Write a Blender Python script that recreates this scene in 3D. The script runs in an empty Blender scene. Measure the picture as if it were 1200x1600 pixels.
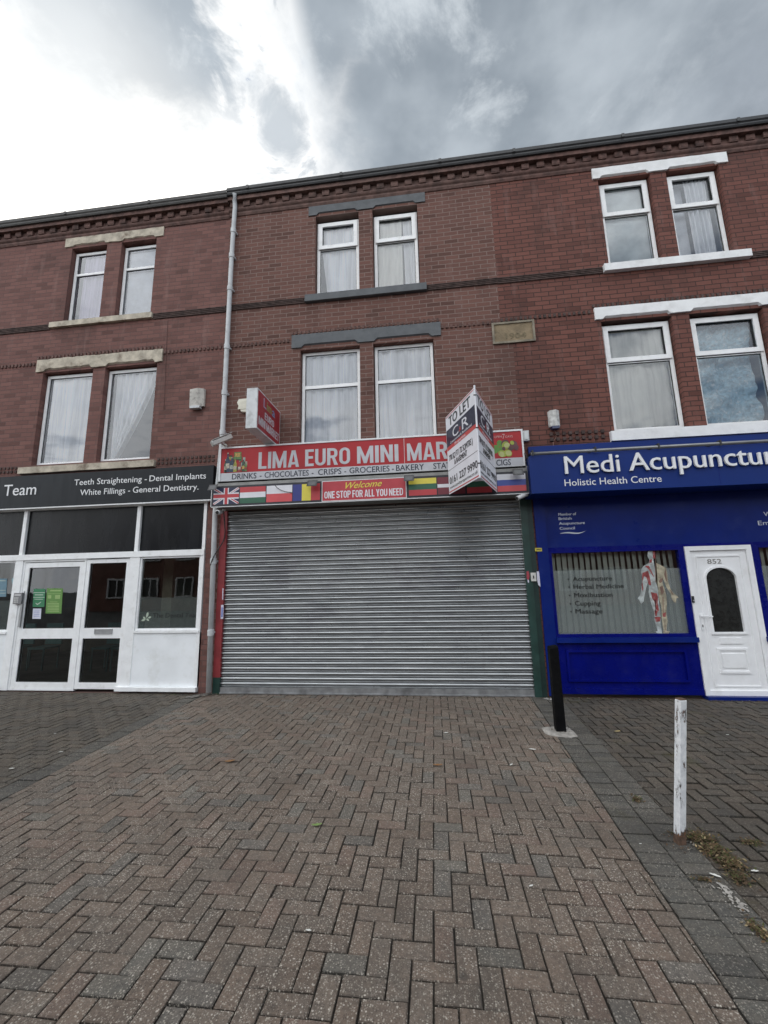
import bpy, bmesh, math, random
from mathutils import Vector, Matrix, noise as mnoise
random.seed(7)
S = bpy.context.scene
C = S.collection

# ------------------------------------------------------------------ camera
FPX, YAW, PITCH, ROLL = 640.6, math.radians(-6.615), math.radians(9.980), math.radians(-1.189)
DIST, EYE = 6.58, 1.6654
def cam_axes():
    f = Vector((math.sin(YAW)*math.cos(PITCH), math.cos(YAW)*math.cos(PITCH), math.sin(PITCH)))
    r = Vector((math.cos(YAW), -math.sin(YAW), 0)); u = r.cross(f)
    c, s = math.cos(ROLL), math.sin(ROLL)
    return c*r+s*u, -s*r+c*u, f
AR, AU, AF = cam_axes()
cam = bpy.data.cameras.new("camera"); co = bpy.data.objects.new("camera", cam); C.objects.link(co)
cam.sensor_fit = 'VERTICAL'; cam.sensor_height = 24; cam.lens = FPX/1600*24
cam.clip_start = .05; cam.clip_end = 2000
m = Matrix((AR, AU, -AF)).transposed().to_4x4(); m.translation = (0, -DIST, EYE); co.matrix_world = m
S.camera = co

# ------------------------------------------------------------------ world / sun / exposure
SUN_EL, SUN_AZ = math.radians(43.5), math.radians(-47)     # azimuth from +Y, negative = left
sdir = Vector((math.sin(SUN_AZ)*math.cos(SUN_EL), math.cos(SUN_AZ)*math.cos(SUN_EL), math.sin(SUN_EL)))
sun = bpy.data.lights.new("sun", 'SUN'); sun.energy = 1.0; sun.angle = math.radians(12); sun.color = (1, .95, .88)
so = bpy.data.objects.new("sun", sun); C.objects.link(so)
so.rotation_euler = sdir.to_track_quat('Z', 'Y').to_euler()
S.view_settings.view_transform = 'Standard'; S.view_settings.look = 'None'
S.view_settings.gamma = 1; S.view_settings.exposure = -0.06
W = bpy.data.worlds.new("World"); S.world = W; W.use_nodes = True

class NT:
    """small helper to write node graphs as expressions"""
    def __init__(s, tree): s.t = tree
    def n(s, typ, **kw):
        nd = s.t.nodes.new(typ)
        for k, v in kw.items(): setattr(nd, k, v)
        return nd
    def put(s, sock, v):
        if isinstance(v, bpy.types.NodeSocket): s.t.links.new(v, sock)
        elif v is not None: sock.default_value = v
    def m(s, op, a, b=None, c=None):
        nd = s.n('ShaderNodeMath', operation=op)
        for i, v in enumerate((a, b, c)): s.put(nd.inputs[i], v)
        return nd.outputs[0]
    def step(s, x, e0, e1, o0=0., o1=1.):
        nd = s.n('ShaderNodeMapRange', interpolation_type='SMOOTHSTEP')
        s.put(nd.inputs[0], x)
        for i, v in enumerate((e0, e1, o0, o1)): nd.inputs[i+1].default_value = v
        return nd.outputs[0]
    def lin(s, x, e0, e1, o0=0., o1=1.):
        nd = s.n('ShaderNodeMapRange'); s.put(nd.inputs[0], x)
        for i, v in enumerate((e0, e1, o0, o1)): nd.inputs[i+1].default_value = v
        return nd.outputs[0]
    def mix(s, f, a, b, blend='MIX'):
        nd = s.n('ShaderNodeMix', data_type='RGBA', blend_type=blend)
        s.put(nd.inputs[0], f)
        for i, v in ((6, a), (7, b)):
            if isinstance(v, (tuple, list)): v = (*v[:3], 1)
            s.put(nd.inputs[i], v)
        return nd.outputs[2]
    def noise(s, vec, scale, detail=4, rough=.55, dist=0.):
        nd = s.n('ShaderNodeTexNoise'); s.put(nd.inputs['Vector'], vec)
        nd.inputs['Scale'].default_value = scale; nd.inputs['Detail'].default_value = detail
        nd.inputs['Roughness'].default_value = rough; nd.inputs['Distortion'].default_value = dist
        return nd.outputs[0]
    def comb(s, x, y, z=0.):
        nd = s.n('ShaderNodeCombineXYZ')
        for i, v in enumerate((x, y, z)): s.put(nd.inputs[i], v)
        return nd.outputs[0]
    def sep(s, v):
        nd = s.n('ShaderNodeSeparateXYZ'); s.put(nd.inputs[0], v); return nd.outputs
    def obj(s): return s.n('ShaderNodeTexCoord').outputs['Object']
    def scale(s, v, x, y, z):
        nd = s.n('ShaderNodeVectorMath', operation='MULTIPLY'); s.put(nd.inputs[0], v); nd.inputs[1].default_value = (x, y, z)
        return nd.outputs[0]

def build_world():
    t = W.node_tree; t.nodes.clear(); k = NT(t)
    sky = k.n('ShaderNodeTexSky'); sky.sky_type = 'NISHITA'; sky.sun_disc = False
    sky.sun_elevation = SUN_EL; sky.sun_rotation = SUN_AZ
    sky.air_density = 1.0; sky.dust_density = 1.5
    d = k.n('ShaderNodeTexCoord').outputs['Generated']
    x, y, z = k.sep(d)
    zc = k.m('MAXIMUM', z, .06)
    u = k.m('DIVIDE', x, zc); v = k.m('DIVIDE', y, zc)
    uv = k.comb(u, v)
    nbig = k.noise(uv, 2.6, 7, .6, .3); nfin = k.noise(uv, 7.5, 8, .62, .4); nwisp = k.noise(k.comb(k.m('MULTIPLY', u, 1.2), v, 3.1), 5.0, 8, .66, .25)
    a = k.m('SUBTRACT', nbig, .5); b = k.m('SUBTRACT', nfin, .5)
    wob = k.m('ADD', k.m('MULTIPLY', a, .36), k.m('MULTIPLY', b, .20))
    # grey cloud bank on the right and one at upper left, bright gap between them round the sun
    right = k.step(k.m('ADD', u, wob), -.36, -.06)
    topl = k.m('MULTIPLY', k.step(k.m('ADD', v, k.m('MULTIPLY', wob, 1.0)), .84, .56), k.step(k.m('ADD', u, wob), -.98, -.62))
    gap = k.m('SUBTRACT', 1., k.m('MULTIPLY', k.step(k.m('ADD', u, k.m('MULTIPLY', b, .35)), -.40, -.30), k.m('SUBTRACT', 1., k.step(u, -.24, -.17))))
    topl = k.m('MULTIPLY', topl, gap)
    puff = k.m('MULTIPLY', k.step(nfin, .52, .64), k.step(u, -.62, -.34, .15, .75))
    def lobe(cu, cv, ru, rv, amt):
        du = k.m('DIVIDE', k.m('SUBTRACT', u, cu), ru); dv = k.m('DIVIDE', k.m('SUBTRACT', v, cv), rv)
        r2 = k.m('ADD', k.m('MULTIPLY', du, du), k.m('MULTIPLY', dv, dv))
        return k.m('MULTIPLY', k.step(k.m('ADD', r2, k.m('MULTIPLY', b, 6.5)), 2.0, -.1), amt)
    puff = k.m('MAXIMUM', puff, k.m('MAXIMUM', lobe(-.30, .72, .055, .10, .85), lobe(-.40, .86, .07, .07, .6)))
    puff = k.m('MAXIMUM', puff, k.m('MAXIMUM', lobe(-.70, .86, .10, .03, .35), lobe(-.50, .68, .03, .08, .4)))
    dens = k.m('MAXIMUM', k.m('MAXIMUM', right, topl), puff)
    dens = k.m('MINIMUM', dens, 1.)
    # grey body: soft lighter wisps
    nsoft = k.noise(uv, 3.4, 5, .5)
    g = k.mix(k.step(nsoft, .36, .66), (.30, .35, .405), (.52, .58, .64))
    g = k.mix(k.m('MULTIPLY', k.step(u, .02, -.30), .45), g, (.62, .69, .76))
    g = k.mix(k.m('MULTIPLY', k.step(nwisp, .50, .72), k.step(u, .55, -.05, .25, .75)), g, (.78, .84, .89))
    g = k.mix(k.step(u, .35, .95), g, k.mix(k.step(nbig, .3, .7), (.28, .32, .37), (.50, .55, .62)))
    white = k.mix(k.step(nwisp, .45, .8), (1.30, 1.30, 1.29), (.86, .92, .98))
    dt = k.n('ShaderNodeVectorMath', operation='DOT_PRODUCT'); k.put(dt.inputs[0], d); dt.inputs[1].default_value = sdir
    glow = k.step(dt.outputs['Value'], .955, .998)
    white = k.mix(k.m('MULTIPLY', glow, .9), white, (2.6, 2.5, 2.35))
    front = k.mix(dens, white, g)
    front = k.mix(k.m('MULTIPLY', k.step(dt.outputs['Value'], .965, 1.0), .30), front, (1.9, 1.85, 1.75))
    # small blue holes in the bright gap
    hole = k.m('MULTIPLY', k.step(nwisp, .60, .67), k.m('MULTIPLY', k.step(u, -.46, -.38), k.step(u, -.2, -.27)))
    front = k.mix(k.m('MULTIPLY', hole, .8), front, (.22, .32, .52))
    # behind the camera: broken white cloud with blue gaps, lit from the front
    nb = k.noise(k.comb(k.m('MULTIPLY', u, .55), k.m('MULTIPLY', v, .55), 7.), 2.2, 8, .58, .3)
    bcl = k.mix(k.step(nb, .5, .72), (2.2, 2.24, 2.28), (1.75, 1.84, 1.96))
    skyb = k.mix(1., sky.outputs[0], (.15, .15, .15), 'MULTIPLY')
    bcl = k.mix(k.step(x, .15, .75), bcl, (.95, 1.05, 1.18))
    back = k.mix(k.step(nb, .34, .50), skyb, bcl)
    col = k.mix(k.step(y, -.10, .22), back, front)
    up10 = k.mix(1., col, (10., 10., 10.), 'MULTIPLY')
    bg = k.n('ShaderNodeBackground'); k.put(bg.inputs[0], up10); bg.inputs[1].default_value = .1
    out = k.n('ShaderNodeOutputWorld'); t.links.new(bg.outputs[0], out.inputs[0])
    W.cycles.sampling_method = 'MANUAL'; W.cycles.sample_map_resolution = 1024
build_world()

# ------------------------------------------------------------------ measuring: photo pixel -> metric point on a plane
def ray(px, py): return (px-600)/FPX*AR - (py-800)/FPX*AU + AF
def P(px, py, Y=0.):
    d = ray(px, py); kk = (DIST+Y)/d.y
    return d.x*kk, d.z*kk+EYE
def G(px, py, z=0.):
    d = ray(px, py); kk = (z-EYE)/d.z
    return d.x*kk, d.y*kk-DIST
def zat(z, Y): return EYE+(z-EYE)*(DIST+Y)/DIST        # height read on the wall plane, moved to depth Y
def xat(x, Y): return x*(DIST+Y)/DIST

# ------------------------------------------------------------------ object helpers
def thing(name, label, cat, loc=(0, 0, 0), group=None):
    o = bpy.data.objects.new(name, None); C.objects.link(o); o.location = loc
    o.empty_display_size = .1
    o['label'] = label; o['category'] = cat
    if group: o['group'] = group
    return o
def wloc(o):
    v = Vector((0, 0, 0))
    while o: v += o.location; o = o.parent
    return v
def obj(name, bm, mat, parent=None, bev=0, smooth=False, loc=None):
    """link a bmesh (world coordinates) as one mesh object, origin at the parent's base"""
    if bev:
        bmesh.ops.bevel(bm, geom=[e for e in bm.edges if len(e.link_faces) == 2 and e.calc_face_angle(0) > .3],
                        offset=bev, segments=1, affect='EDGES', clamp_overlap=True)
    base = wloc(parent) if parent else Vector(loc or (0, 0, 0))
    bm.transform(Matrix.Translation(-base))
    me = bpy.data.meshes.new(name); bm.to_mesh(me); bm.free()
    for mm in (mat if isinstance(mat, (list, tuple)) else [mat]): me.materials.append(mm)
    if smooth:
        for p in me.polygons: p.use_smooth = True
    o = bpy.data.objects.new(name, me); C.objects.link(o)
    if parent: o.parent = parent
    else: o.location = base
    return o
def tag(o, label, cat, group=None):
    o['label'] = label; o['category'] = cat
    if group: o['group'] = group
    return o
def BM(): return bmesh.new()
def box(bm, x0, x1, y0, y1, z0, z1, mi=0):
    v = [bm.verts.new(p) for p in ((x0,y0,z0),(x1,y0,z0),(x1,y1,z0),(x0,y1,z0),(x0,y0,z1),(x1,y0,z1),(x1,y1,z1),(x0,y1,z1))]
    for f in ((0,3,2,1),(4,5,6,7),(0,1,5,4),(1,2,6,5),(2,3,7,6),(3,0,4,7)):
        fc = bm.faces.new([v[i] for i in f]); fc.material_index = mi
    return v
def ring(bm, x0, x1, z0, z1, t, y0, y1, tb=None, mi=0):
    """rectangular frame with mitred corners, one closed solid (y0 = front)"""
    tb = t if tb is None else tb
    o = ((x0,z0),(x1,z0),(x1,z1),(x0,z1)); i = ((x0+t,z0+tb),(x1-t,z0+tb),(x1-t,z1-t),(x0+t,z1-t))
    vs = {}
    for nm, pts in (('o', o), ('i', i)):
        for q, (x, z) in enumerate(pts):
            for s, y in (('f', y0), ('b', y1)): vs[nm, q, s] = bm.verts.new((x, y, z))
    for q in range(4):
        r = (q+1) % 4
        for a in ([('o',q,'f'),('o',r,'f'),('i',r,'f'),('i',q,'f')], [('o',q,'b'),('i',q,'b'),('i',r,'b'),('o',r,'b')],
                  [('i',q,'f'),('i',r,'f'),('i',r,'b'),('i',q,'b')], [('o',q,'f'),('o',q,'b'),('o',r,'b'),('o',r,'f')]):
            f = bm.faces.new([vs[w] for w in a]); f.material_index = mi
def prism(bm, pts, y0, y1, mi=0):
    """polygon in XZ pushed from y0 (front) to y1"""
    a = [bm.verts.new((x, y0, z)) for x, z in pts]; b = [bm.verts.new((x, y1, z)) for x, z in pts]
    fs = [bm.faces.new(a), bm.faces.new(list(reversed(b)))]
    n = len(pts)
    for i in range(n): fs.append(bm.faces.new((a[i], b[i], b[(i+1) % n], a[(i+1) % n])))
    for f in fs: f.material_index = mi
def extr_x(bm, prof, x0, x1, mi=0, close=True):
    """profile [(y,z)] swept along X"""
    a = [bm.verts.new((x0, y, z)) for y, z in prof]; b = [bm.verts.new((x1, y, z)) for y, z in prof]
    n = len(prof)
    for i in range(n if close else n-1):
        f = bm.faces.new((a[i], b[i], b[(i+1) % n], a[(i+1) % n])); f.material_index = mi
    if close:
        bm.faces.new(list(reversed(a))).material_index = mi; bm.faces.new(b).material_index = mi
def tube(bm, pts, r, seg=10, mi=0, caps=True):
    pts = [Vector(p) for p in pts]; rings = []
    for i, p in enumerate(pts):
        t = (pts[min(i+1, len(pts)-1)]-pts[max(i-1, 0)]).normalized()
        a = t.cross(Vector((0, 0, 1)) if abs(t.z) < .9 else Vector((1, 0, 0))).normalized(); b = t.cross(a)
        rr = r[i] if isinstance(r, (list, tuple)) else r
        rings.append([bm.verts.new(p+rr*(math.cos(2*math.pi*j/seg)*a+math.sin(2*math.pi*j/seg)*b)) for j in range(seg)])
    for q, w in zip(rings, rings[1:]):
        for j in range(seg):
            f = bm.faces.new((q[j], q[(j+1) % seg], w[(j+1) % seg], w[j])); f.material_index = mi
    if caps:
        bm.faces.new(list(reversed(rings[0]))).material_index = mi; bm.faces.new(rings[-1]).material_index = mi
def fix(bm): bmesh.ops.recalc_face_normals(bm, faces=bm.faces); return bm

# ------------------------------------------------------------------ materials
def mat(name, col, rough=.6, metal=0., var=.12, vscale=6., bump=0., bscale=40., dirt=None, dscale=2.5, damt=.5, coat=0., spec=.5, stretch=(1, 1, 1)):
    M = bpy.data.materials.new(name); M.use_nodes = True
    t = M.node_tree; k = NT(t); b = t.nodes['Principled BSDF']
    o = k.scale(k.obj(), *stretch)
    c = k.mix(k.step(k.noise(o, vscale, 5), .3, .7), tuple(v*(1-var) for v in col), tuple(min(1, v*(1+var)) for v in col))
    if dirt: c = k.mix(k.m('MULTIPLY', k.step(k.noise(o, dscale, 8, .65), .5, .72), damt), c, dirt)
    k.put(b.inputs['Base Color'], c); b.inputs['Metallic'].default_value = metal
    k.put(b.inputs['Roughness'], k.lin(k.noise(o, vscale*2.3, 4), .3, .7, max(.02, rough-.07), min(1, rough+.07)))
    b.inputs['Coat Weight'].default_value = coat; b.inputs['Specular IOR Level'].default_value = spec
    if bump:
        bp = k.n('ShaderNodeBump'); bp.inputs['Strength'].default_value = 1; bp.inputs['Distance'].default_value = bump
        k.put(bp.inputs['Height'], k.noise(o, bscale, 6)); t.links.new(bp.outputs[0], b.inputs['Normal'])
    return M
def brick_mat(name, c1, c2, mortar, msize=.010, soot=(.06, .035, .03), bloom=(.3, .2, .18), seed=0., bloom_amt=.25, soot_amt=.45):
    M = bpy.data.materials.new(name); M.use_nodes = True
    t = M.node_tree; k = NT(t); b = t.nodes['Principled BSDF']
    geo = k.n('ShaderNodeNewGeometry').outputs['Position']
    x, y, z = k.sep(geo)
    wob = k.m('MULTIPLY', k.m('SUBTRACT', k.noise(geo, 1.1, 2), .5), .03)
    vec = k.comb(k.m('ADD', k.m('ADD', x, y), seed), k.m('ADD', z, wob), 0.)
    br = k.n('ShaderNodeTexBrick'); k.put(br.inputs['Vector'], vec)
    br.offset = .5; br.squash = 1
    br.inputs['Scale'].default_value = 1; br.inputs['Brick Width'].default_value = .245; br.inputs['Row Height'].default_value = .083
    br.inputs['Mortar Size'].default_value = msize; br.inputs['Mortar Smooth'].default_value = .25; br.inputs['Bias'].default_value = -.1
    br.inputs['Color1'].default_value = (*c1, 1); br.inputs['Color2'].default_value = (*c2, 1); br.inputs['Mortar'].default_value = (*mortar, 1)
    # odd darker bricks
    wn = k.n('ShaderNodeTexWhiteNoise', noise_dimensions='2D')
    row = k.m('FLOOR', k.m('DIVIDE', k.m('ADD', z, wob), .083))
    par = k.m('MULTIPLY', k.m('SUBTRACT', 1., k.m('MODULO', row, 2.)), .5)
    coln = k.m('FLOOR', k.m('ADD', k.m('DIVIDE', k.m('ADD', k.m('ADD', x, y), seed), .245), par))
    k.put(wn.inputs['Vector'], k.comb(coln, row, 0.))
    c = k.mix(k.m('MULTIPLY', k.step(wn.outputs[0], .72, .98), k.m('MULTIPLY', k.m('SUBTRACT', 1., br.outputs['Fac']), .55)), br.outputs['Color'], tuple(v*.42 for v in c1))
    grain = k.noise(geo, 55, 5, .7)
    c = k.mix(k.lin(grain, .3, .7, 0., .35), c, k.mix(1., c, (.55, .5, .5), 'MULTIPLY'))
    big = k.noise(k.comb(k.m('MULTIPLY', x, 1.), k.m('MULTIPLY', z, .7), seed), .9, 7, .62, .5)
    c = k.mix(k.m('MULTIPLY', k.step(big, .50, .70), soot_amt), c, soot)
    streak = k.noise(k.comb(k.m('MULTIPLY', x, 5.), k.m('MULTIPLY', z, .9), seed+3.), 1.2, 6, .6)
    c = k.mix(k.m('MULTIPLY', k.step(streak, .54, .75), bloom_amt), c, bloom)
    k.put(b.inputs['Base Color'], c); b.inputs['Roughness'].default_value = .85; b.inputs['Specular IOR Level'].default_value = .3
    bp = k.n('ShaderNodeBump'); bp.inputs['Distance'].default_value = .006; bp.inputs['Strength'].default_value = .8
    h = k.m('ADD', k.m('MULTIPLY', k.m('SUBTRACT', 1., br.outputs['Fac']), 1.), k.m('MULTIPLY', grain, .5))
    k.put(bp.inputs['Height'], h); t.links.new(bp.outputs[0], b.inputs['Normal'])
    return M
def glass_mat(name, tint=(1, 1, 1), boost=2.7, rough=.0, film=0., filmcol=(.5, .55, .55), wave=.0006):
    """thin window glass: clear, with a mirror reflection by angle; film adds a milky layer"""
    M = bpy.data.materials.new(name); M.use_nodes = True
    t = M.node_tree; k = NT(t); t.nodes.clear()
    tr = k.n('ShaderNodeBsdfTransparent'); tr.inputs[0].default_value = (*tint, 1)
    gl = k.n('ShaderNodeBsdfGlossy'); gl.inputs['Roughness'].default_value = rough; gl.inputs['Color'].default_value = (.95, .97, 1, 1)
    bp = k.n('ShaderNodeBump'); bp.inputs['Distance'].default_value = wave; k.put(bp.inputs['Height'], k.noise(k.obj(), 1.8, 2)); t.links.new(bp.outputs[0], gl.inputs['Normal'])
    fr = k.n('ShaderNodeFresnel'); fr.inputs[0].default_value = 1.5
    base = tr.outputs[0]
    if film:
        di = k.n('ShaderNodeBsdfDiffuse'); di.inputs[0].default_value = (*filmcol, 1)
        mx0 = k.n('ShaderNodeMixShader'); mx0.inputs[0].default_value = film
        t.links.new(tr.outputs[0], mx0.inputs[1]); t.links.new(di.outputs[0], mx0.inputs[2]); base = mx0.outputs[0]
    mx = k.n('ShaderNodeMixShader'); k.put(mx.inputs[0], k.m('MINIMUM', k.m('MULTIPLY', fr.outputs[0], boost), 1.))
    t.links.new(base, mx.inputs[1]); t.links.new(gl.outputs[0], mx.inputs[2])
    out = k.n('ShaderNodeOutputMaterial'); t.links.new(mx.outputs[0], out.inputs[0])
    return M
def paver_mat(name, speck=.60, dirt=(.05, .047, .043), damt=.45, moss=0.):
    M = bpy.data.materials.new(name); M.use_nodes = True
    t = M.node_tree; k = NT(t); b = t.nodes['Principled BSDF']
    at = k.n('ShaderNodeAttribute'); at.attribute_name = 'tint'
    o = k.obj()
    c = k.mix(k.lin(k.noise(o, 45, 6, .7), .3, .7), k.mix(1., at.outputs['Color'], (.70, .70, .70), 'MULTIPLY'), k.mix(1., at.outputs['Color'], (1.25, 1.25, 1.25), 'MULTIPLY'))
    c = k.mix(k.step(k.noise(o, 11, 5, .6), .40, .66, 0., .6), c, k.mix(1., c, (.80, .86, .90), 'MULTIPLY'))
    # pale stone chips in the concrete face
    for sc, th, colr in ((100, .36, (.46, .42, .35)), (170, .36, (.34, .30, .26)), (66, .22, (.66, .61, .53)), (120, .30, (.03, .027, .024))):
        vo = k.n('ShaderNodeTexVoronoi'); vo.inputs['Scale'].default_value = sc; k.put(vo.inputs['Vector'], o)
        r = k.sep(vo.outputs['Color'])[0]
        dot = k.m('MULTIPLY', k.step(vo.outputs['Distance'], th+.1, th-.05), k.step(r, .62, .70))
        patch = k.step(k.noise(o, 2.2, 5), .30, .62, .35, 1.)
        c = k.mix(k.m('MULTIPLY', k.m('MULTIPLY', dot, patch), speck), c, colr)
    c = k.mix(k.m('MULTIPLY', k.step(k.noise(o, .8, 8, .68), .44, .68), damt), c, dirt)
    gum = k.n('ShaderNodeTexVoronoi'); gum.inputs['Scale'].default_value = 3.2; k.put(gum.inputs['Vector'], o)
    gr = k.m('MULTIPLY', k.step(gum.outputs['Distance'], .075, .045), k.step(k.sep(gum.outputs['Color'])[1], .45, .5))
    c = k.mix(k.m('MULTIPLY', gr, .6), c, (.045, .042, .038))
    c = k.mix(k.m('MULTIPLY', k.step(k.noise(o, .55, 6, .75, 1.), .56, .66), .35), c, (.05, .044, .037))
    if moss: c = k.mix(k.m('MULTIPLY', k.step(k.noise(o, 1.7, 7, .7), .56, .68), moss), c, (.06, .055, .02))
    k.put(b.inputs['Base Color'], c)
    k.put(b.inputs['Roughness'], k.lin(k.noise(o, 8, 4), .3, .7, .72, .92)); b.inputs['Specular IOR Level'].default_value = .3
    bp = k.n('ShaderNodeBump'); bp.inputs['Distance'].default_value = .0025
    k.put(bp.inputs['Height'], k.noise(o, 120, 6, .7)); t.links.new(bp.outputs[0], b.inputs['Normal'])
    return M
def shutter_mat():
    M = bpy.data.materials.new('galvanised_steel'); M.use_nodes = True
    t = M.node_tree; k = NT(t); b = t.nodes['Principled BSDF']; o = k.obj(); x, y, z = k.sep(o)
    base = k.mix(k.step(k.noise(k.scale(o, 1, 1, 14), 2.2, 7, .7), .3, .7), (.27, .285, .295), (.41, .425, .435))
    base = k.mix(k.m('MULTIPLY', k.step(k.noise(o, 30, 5, .7), .52, .7), .35), base, (.22, .24, .24))
    gh = k.m('MULTIPLY', k.step(k.noise(k.scale(o, 1, 1, 1.4), 1.1, 8, .72, 1.2), .50, .62), k.m('MULTIPLY', k.step(z, .45, .95), k.step(z, 2.8, 1.9)))
    base = k.mix(k.m('MULTIPLY', gh, .35), base, (.185, .178, .205))
    sc = k.m('MULTIPLY', k.step(k.noise(k.scale(o, 1, 1, 2.5), 5.5, 6, .7), .66, .72), .7)
    base = k.mix(sc, base, (.10, .10, .11))
    run = k.step(k.noise(k.scale(o, 9, 1, .5), 1.4, 6, .7), .56, .74)
    base = k.mix(k.m('MULTIPLY', run, .35), base, (.24, .25, .25))
    k.put(b.inputs['Base Color'], base); b.inputs['Metallic'].default_value = .92
    k.put(b.inputs['Roughness'], k.lin(k.noise(o, 12, 5), .3, .7, .26, .40))
    return M
WHITE = mat('white_upvc', (.87, .88, .88), .35, var=.04, dirt=(.5, .49, .45), dscale=9, damt=.25)
GASKET = mat('black_gasket', (.02, .02, .02), .5)
GLASS = glass_mat('window_glass')
GLASSD = glass_mat('shop_glass', tint=(.80, .86, .83), boost=1.7)
FROST = glass_mat('frosted_film', film=.40, filmcol=(.36, .41, .40), boost=1.5)
SMOKE = glass_mat('film_glass_dark', tint=(.75, .8, .78), film=.16, filmcol=(.3, .36, .34), boost=1.4)
BR_L = brick_mat('red_brick_left', (.212, .104, .088), (.165, .080, .069), (.14, .085, .076), .007, seed=.11, bloom=(.3, .2, .18), bloom_amt=.25, soot_amt=.55)
BR_M = brick_mat('brown_brick_middle', (.176, .088, .070), (.136, .068, .055), (.235, .165, .143), .0085, seed=.05, soot_amt=.42, bloom=(.26, .19, .17), bloom_amt=.18)
BR_R = brick_mat('red_brick_right', (.192, .080, .062), (.146, .060, .048), (.070, .038, .032), .008, seed=.17, bloom=(.21, .13, .115), bloom_amt=.42, soot_amt=.55)
MOULD = mat('moulded_brick', (.12, .066, .055), .85, var=.35, vscale=9, bump=.004, bscale=30, dirt=(.03, .022, .02), damt=.7)
MOULDM = mat('moulded_brick_pale', (.135, .080, .067), .85, var=.3, vscale=9, bump=.004, bscale=30, dirt=(.05, .04, .035), damt=.6)
DARKB = mat('sooty_brick', (.075, .050, .044), .9, var=.4, vscale=12, bump=.005, bscale=25)
STONE_L = mat('weathered_cream_stone', (.48, .43, .345), .85, var=.22, vscale=7, bump=.008, bscale=14, dirt=(.14, .10, .07), dscale=4.5, damt=.85)
STONE_M = mat('dark_grey_paint', (.082, .090, .098), .6, var=.12, bump=.003, bscale=20, dirt=(.13, .13, .13), damt=.3)
STONE_R = mat('white_masonry_paint', (.80, .81, .81), .6, var=.05, bump=.004, bscale=18, dirt=(.42, .41, .39), dscale=3.5, damt=.35)
GUTTER = mat('black_gutter', (.022, .023, .025), .45, var=.2)
SLATE = mat('roof_slate', (.07, .072, .08), .7, var=.3)
PIPEG = mat('grey_pipe_paint', (.53, .55, .56), .5, var=.08, dirt=(.25, .24, .22), dscale=5, damt=.5)
ROOM = mat('dim_room', (.16, .17, .19), .9, var=.3, vscale=1.5)
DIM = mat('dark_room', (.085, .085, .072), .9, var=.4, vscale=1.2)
# ------------------------------------------------------------------ flat lettering and pictures
_cap = {}
def glyph_bm(s, bold=0., spacing=1., shear=0.):
    cu = bpy.data.curves.new('lettering', 'FONT'); cu.body = s; cu.size = 1; cu.resolution_u = 3
    cu.offset = bold; cu.space_character = spacing; cu.shear = shear; cu.fill_mode = 'BOTH'
    o = bpy.data.objects.new('lettering', cu); C.objects.link(o)
    dg = bpy.context.evaluated_depsgraph_get(); dg.update()
    me = bpy.data.meshes.new_from_object(o.evaluated_get(dg))
    bm = BM(); bm.from_mesh(me)
    bpy.data.objects.remove(o); bpy.data.curves.remove(cu); bpy.data.meshes.remove(me)
    return bm
def cap_h(bold):
    if bold not in _cap:
        b = glyph_bm('H', bold); ys = [v.co.y for v in b.verts]; _cap[bold] = (min(ys), max(ys)-min(ys)); b.free()
    return _cap[bold]
class Frame:
    """a sign's own plane: origin, right, up; n points out of it"""
    def __init__(s, o, U=(1, 0, 0), V=(0, 0, 1)):
        s.o = Vector(o); s.U = Vector(U).normalized(); s.V = Vector(V).normalized(); s.N = s.U.cross(s.V)
    def at(s, a, b, n=0.): return s.o+a*s.U+b*s.V+n*s.N
def write(into, fr, text, a0, a1, b0, cap, bold=0., depth=.004, n=.001, **kw):
    """bold strokes are the same glyphs laid a hair apart"""
    if bold <= 0: return write1(into, fr, text, a0, a1, b0, cap, depth=depth, n=n, **kw)
    e = bold*cap*1.1
    for q, (dx, dy) in enumerate(((-1, 0), (1, 0), (0, -.6), (0, .6))):
        write1(into, fr, text, a0+e*(1+dx), a1-e*(1-dx), b0+e*dy, cap, depth=depth, n=n+q*.00025, **kw)
def write1(into, fr, text, a0, a1, b0, cap, bold=0., depth=.004, n=.001, shear=0., spacing=1., mi=0, keep=False, tilt=0.):
    """lettering between a0 and a1 (fits the width), standing on b0, capitals cap high"""
    bm = glyph_bm(text, bold, spacing, shear)
    xs = [v.co.x for v in bm.verts]; x0, x1 = min(xs), max(xs)
    by, ch = cap_h(bold)
    sx = (a1-a0)/(x1-x0); sy = cap/ch
    if keep: sx = sy; a0 = a1-(x1-x0)*sx if keep == 'R' else a0
    vm = {}
    top = [[(a0+(v.co.x-x0)*sx, b0+(v.co.y-by)*sy) for v in f.verts] for f in bm.faces]
    bm2 = BM(); key = {}
    def V2(p):
        q = (round(p[0], 6), round(p[1], 6))
        if q not in key: key[q] = bm2.verts.new((q[0], q[1], 0))
        return key[q]
    for poly in top:
        vs = [V2(p) for p in poly]
        if len(set(vs)) == len(vs) and len(vs) > 2:
            try: bm2.faces.new(vs)
            except ValueError: pass
    bm.free()
    if depth > 0:
        edge = [e for e in bm2.edges if len(e.link_faces) == 1]
        r = bmesh.ops.extrude_edge_only(bm2, edges=edge)
        for v in [g for g in r['geom'] if isinstance(g, bmesh.types.BMVert)]: v.co.z = -depth
        for v in bm2.verts: v.co.z += depth
    for f in bm2.faces:
        vs = [into.verts.new(fr.at(v.co.x, v.co.y+tilt*(v.co.x-a0), n+v.co.z)) for v in f.verts]
        into.faces.new(vs).material_index = mi
    bm2.free()
HEAVY = {}
def _arc(cx, cy, rx, ry, t0, t1, n=6): return [(cx+rx*math.cos(math.radians(t0+(t1-t0)*i/n)), cy+ry*math.sin(math.radians(t0+(t1-t0)*i/n))) for i in range(n+1)]
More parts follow.
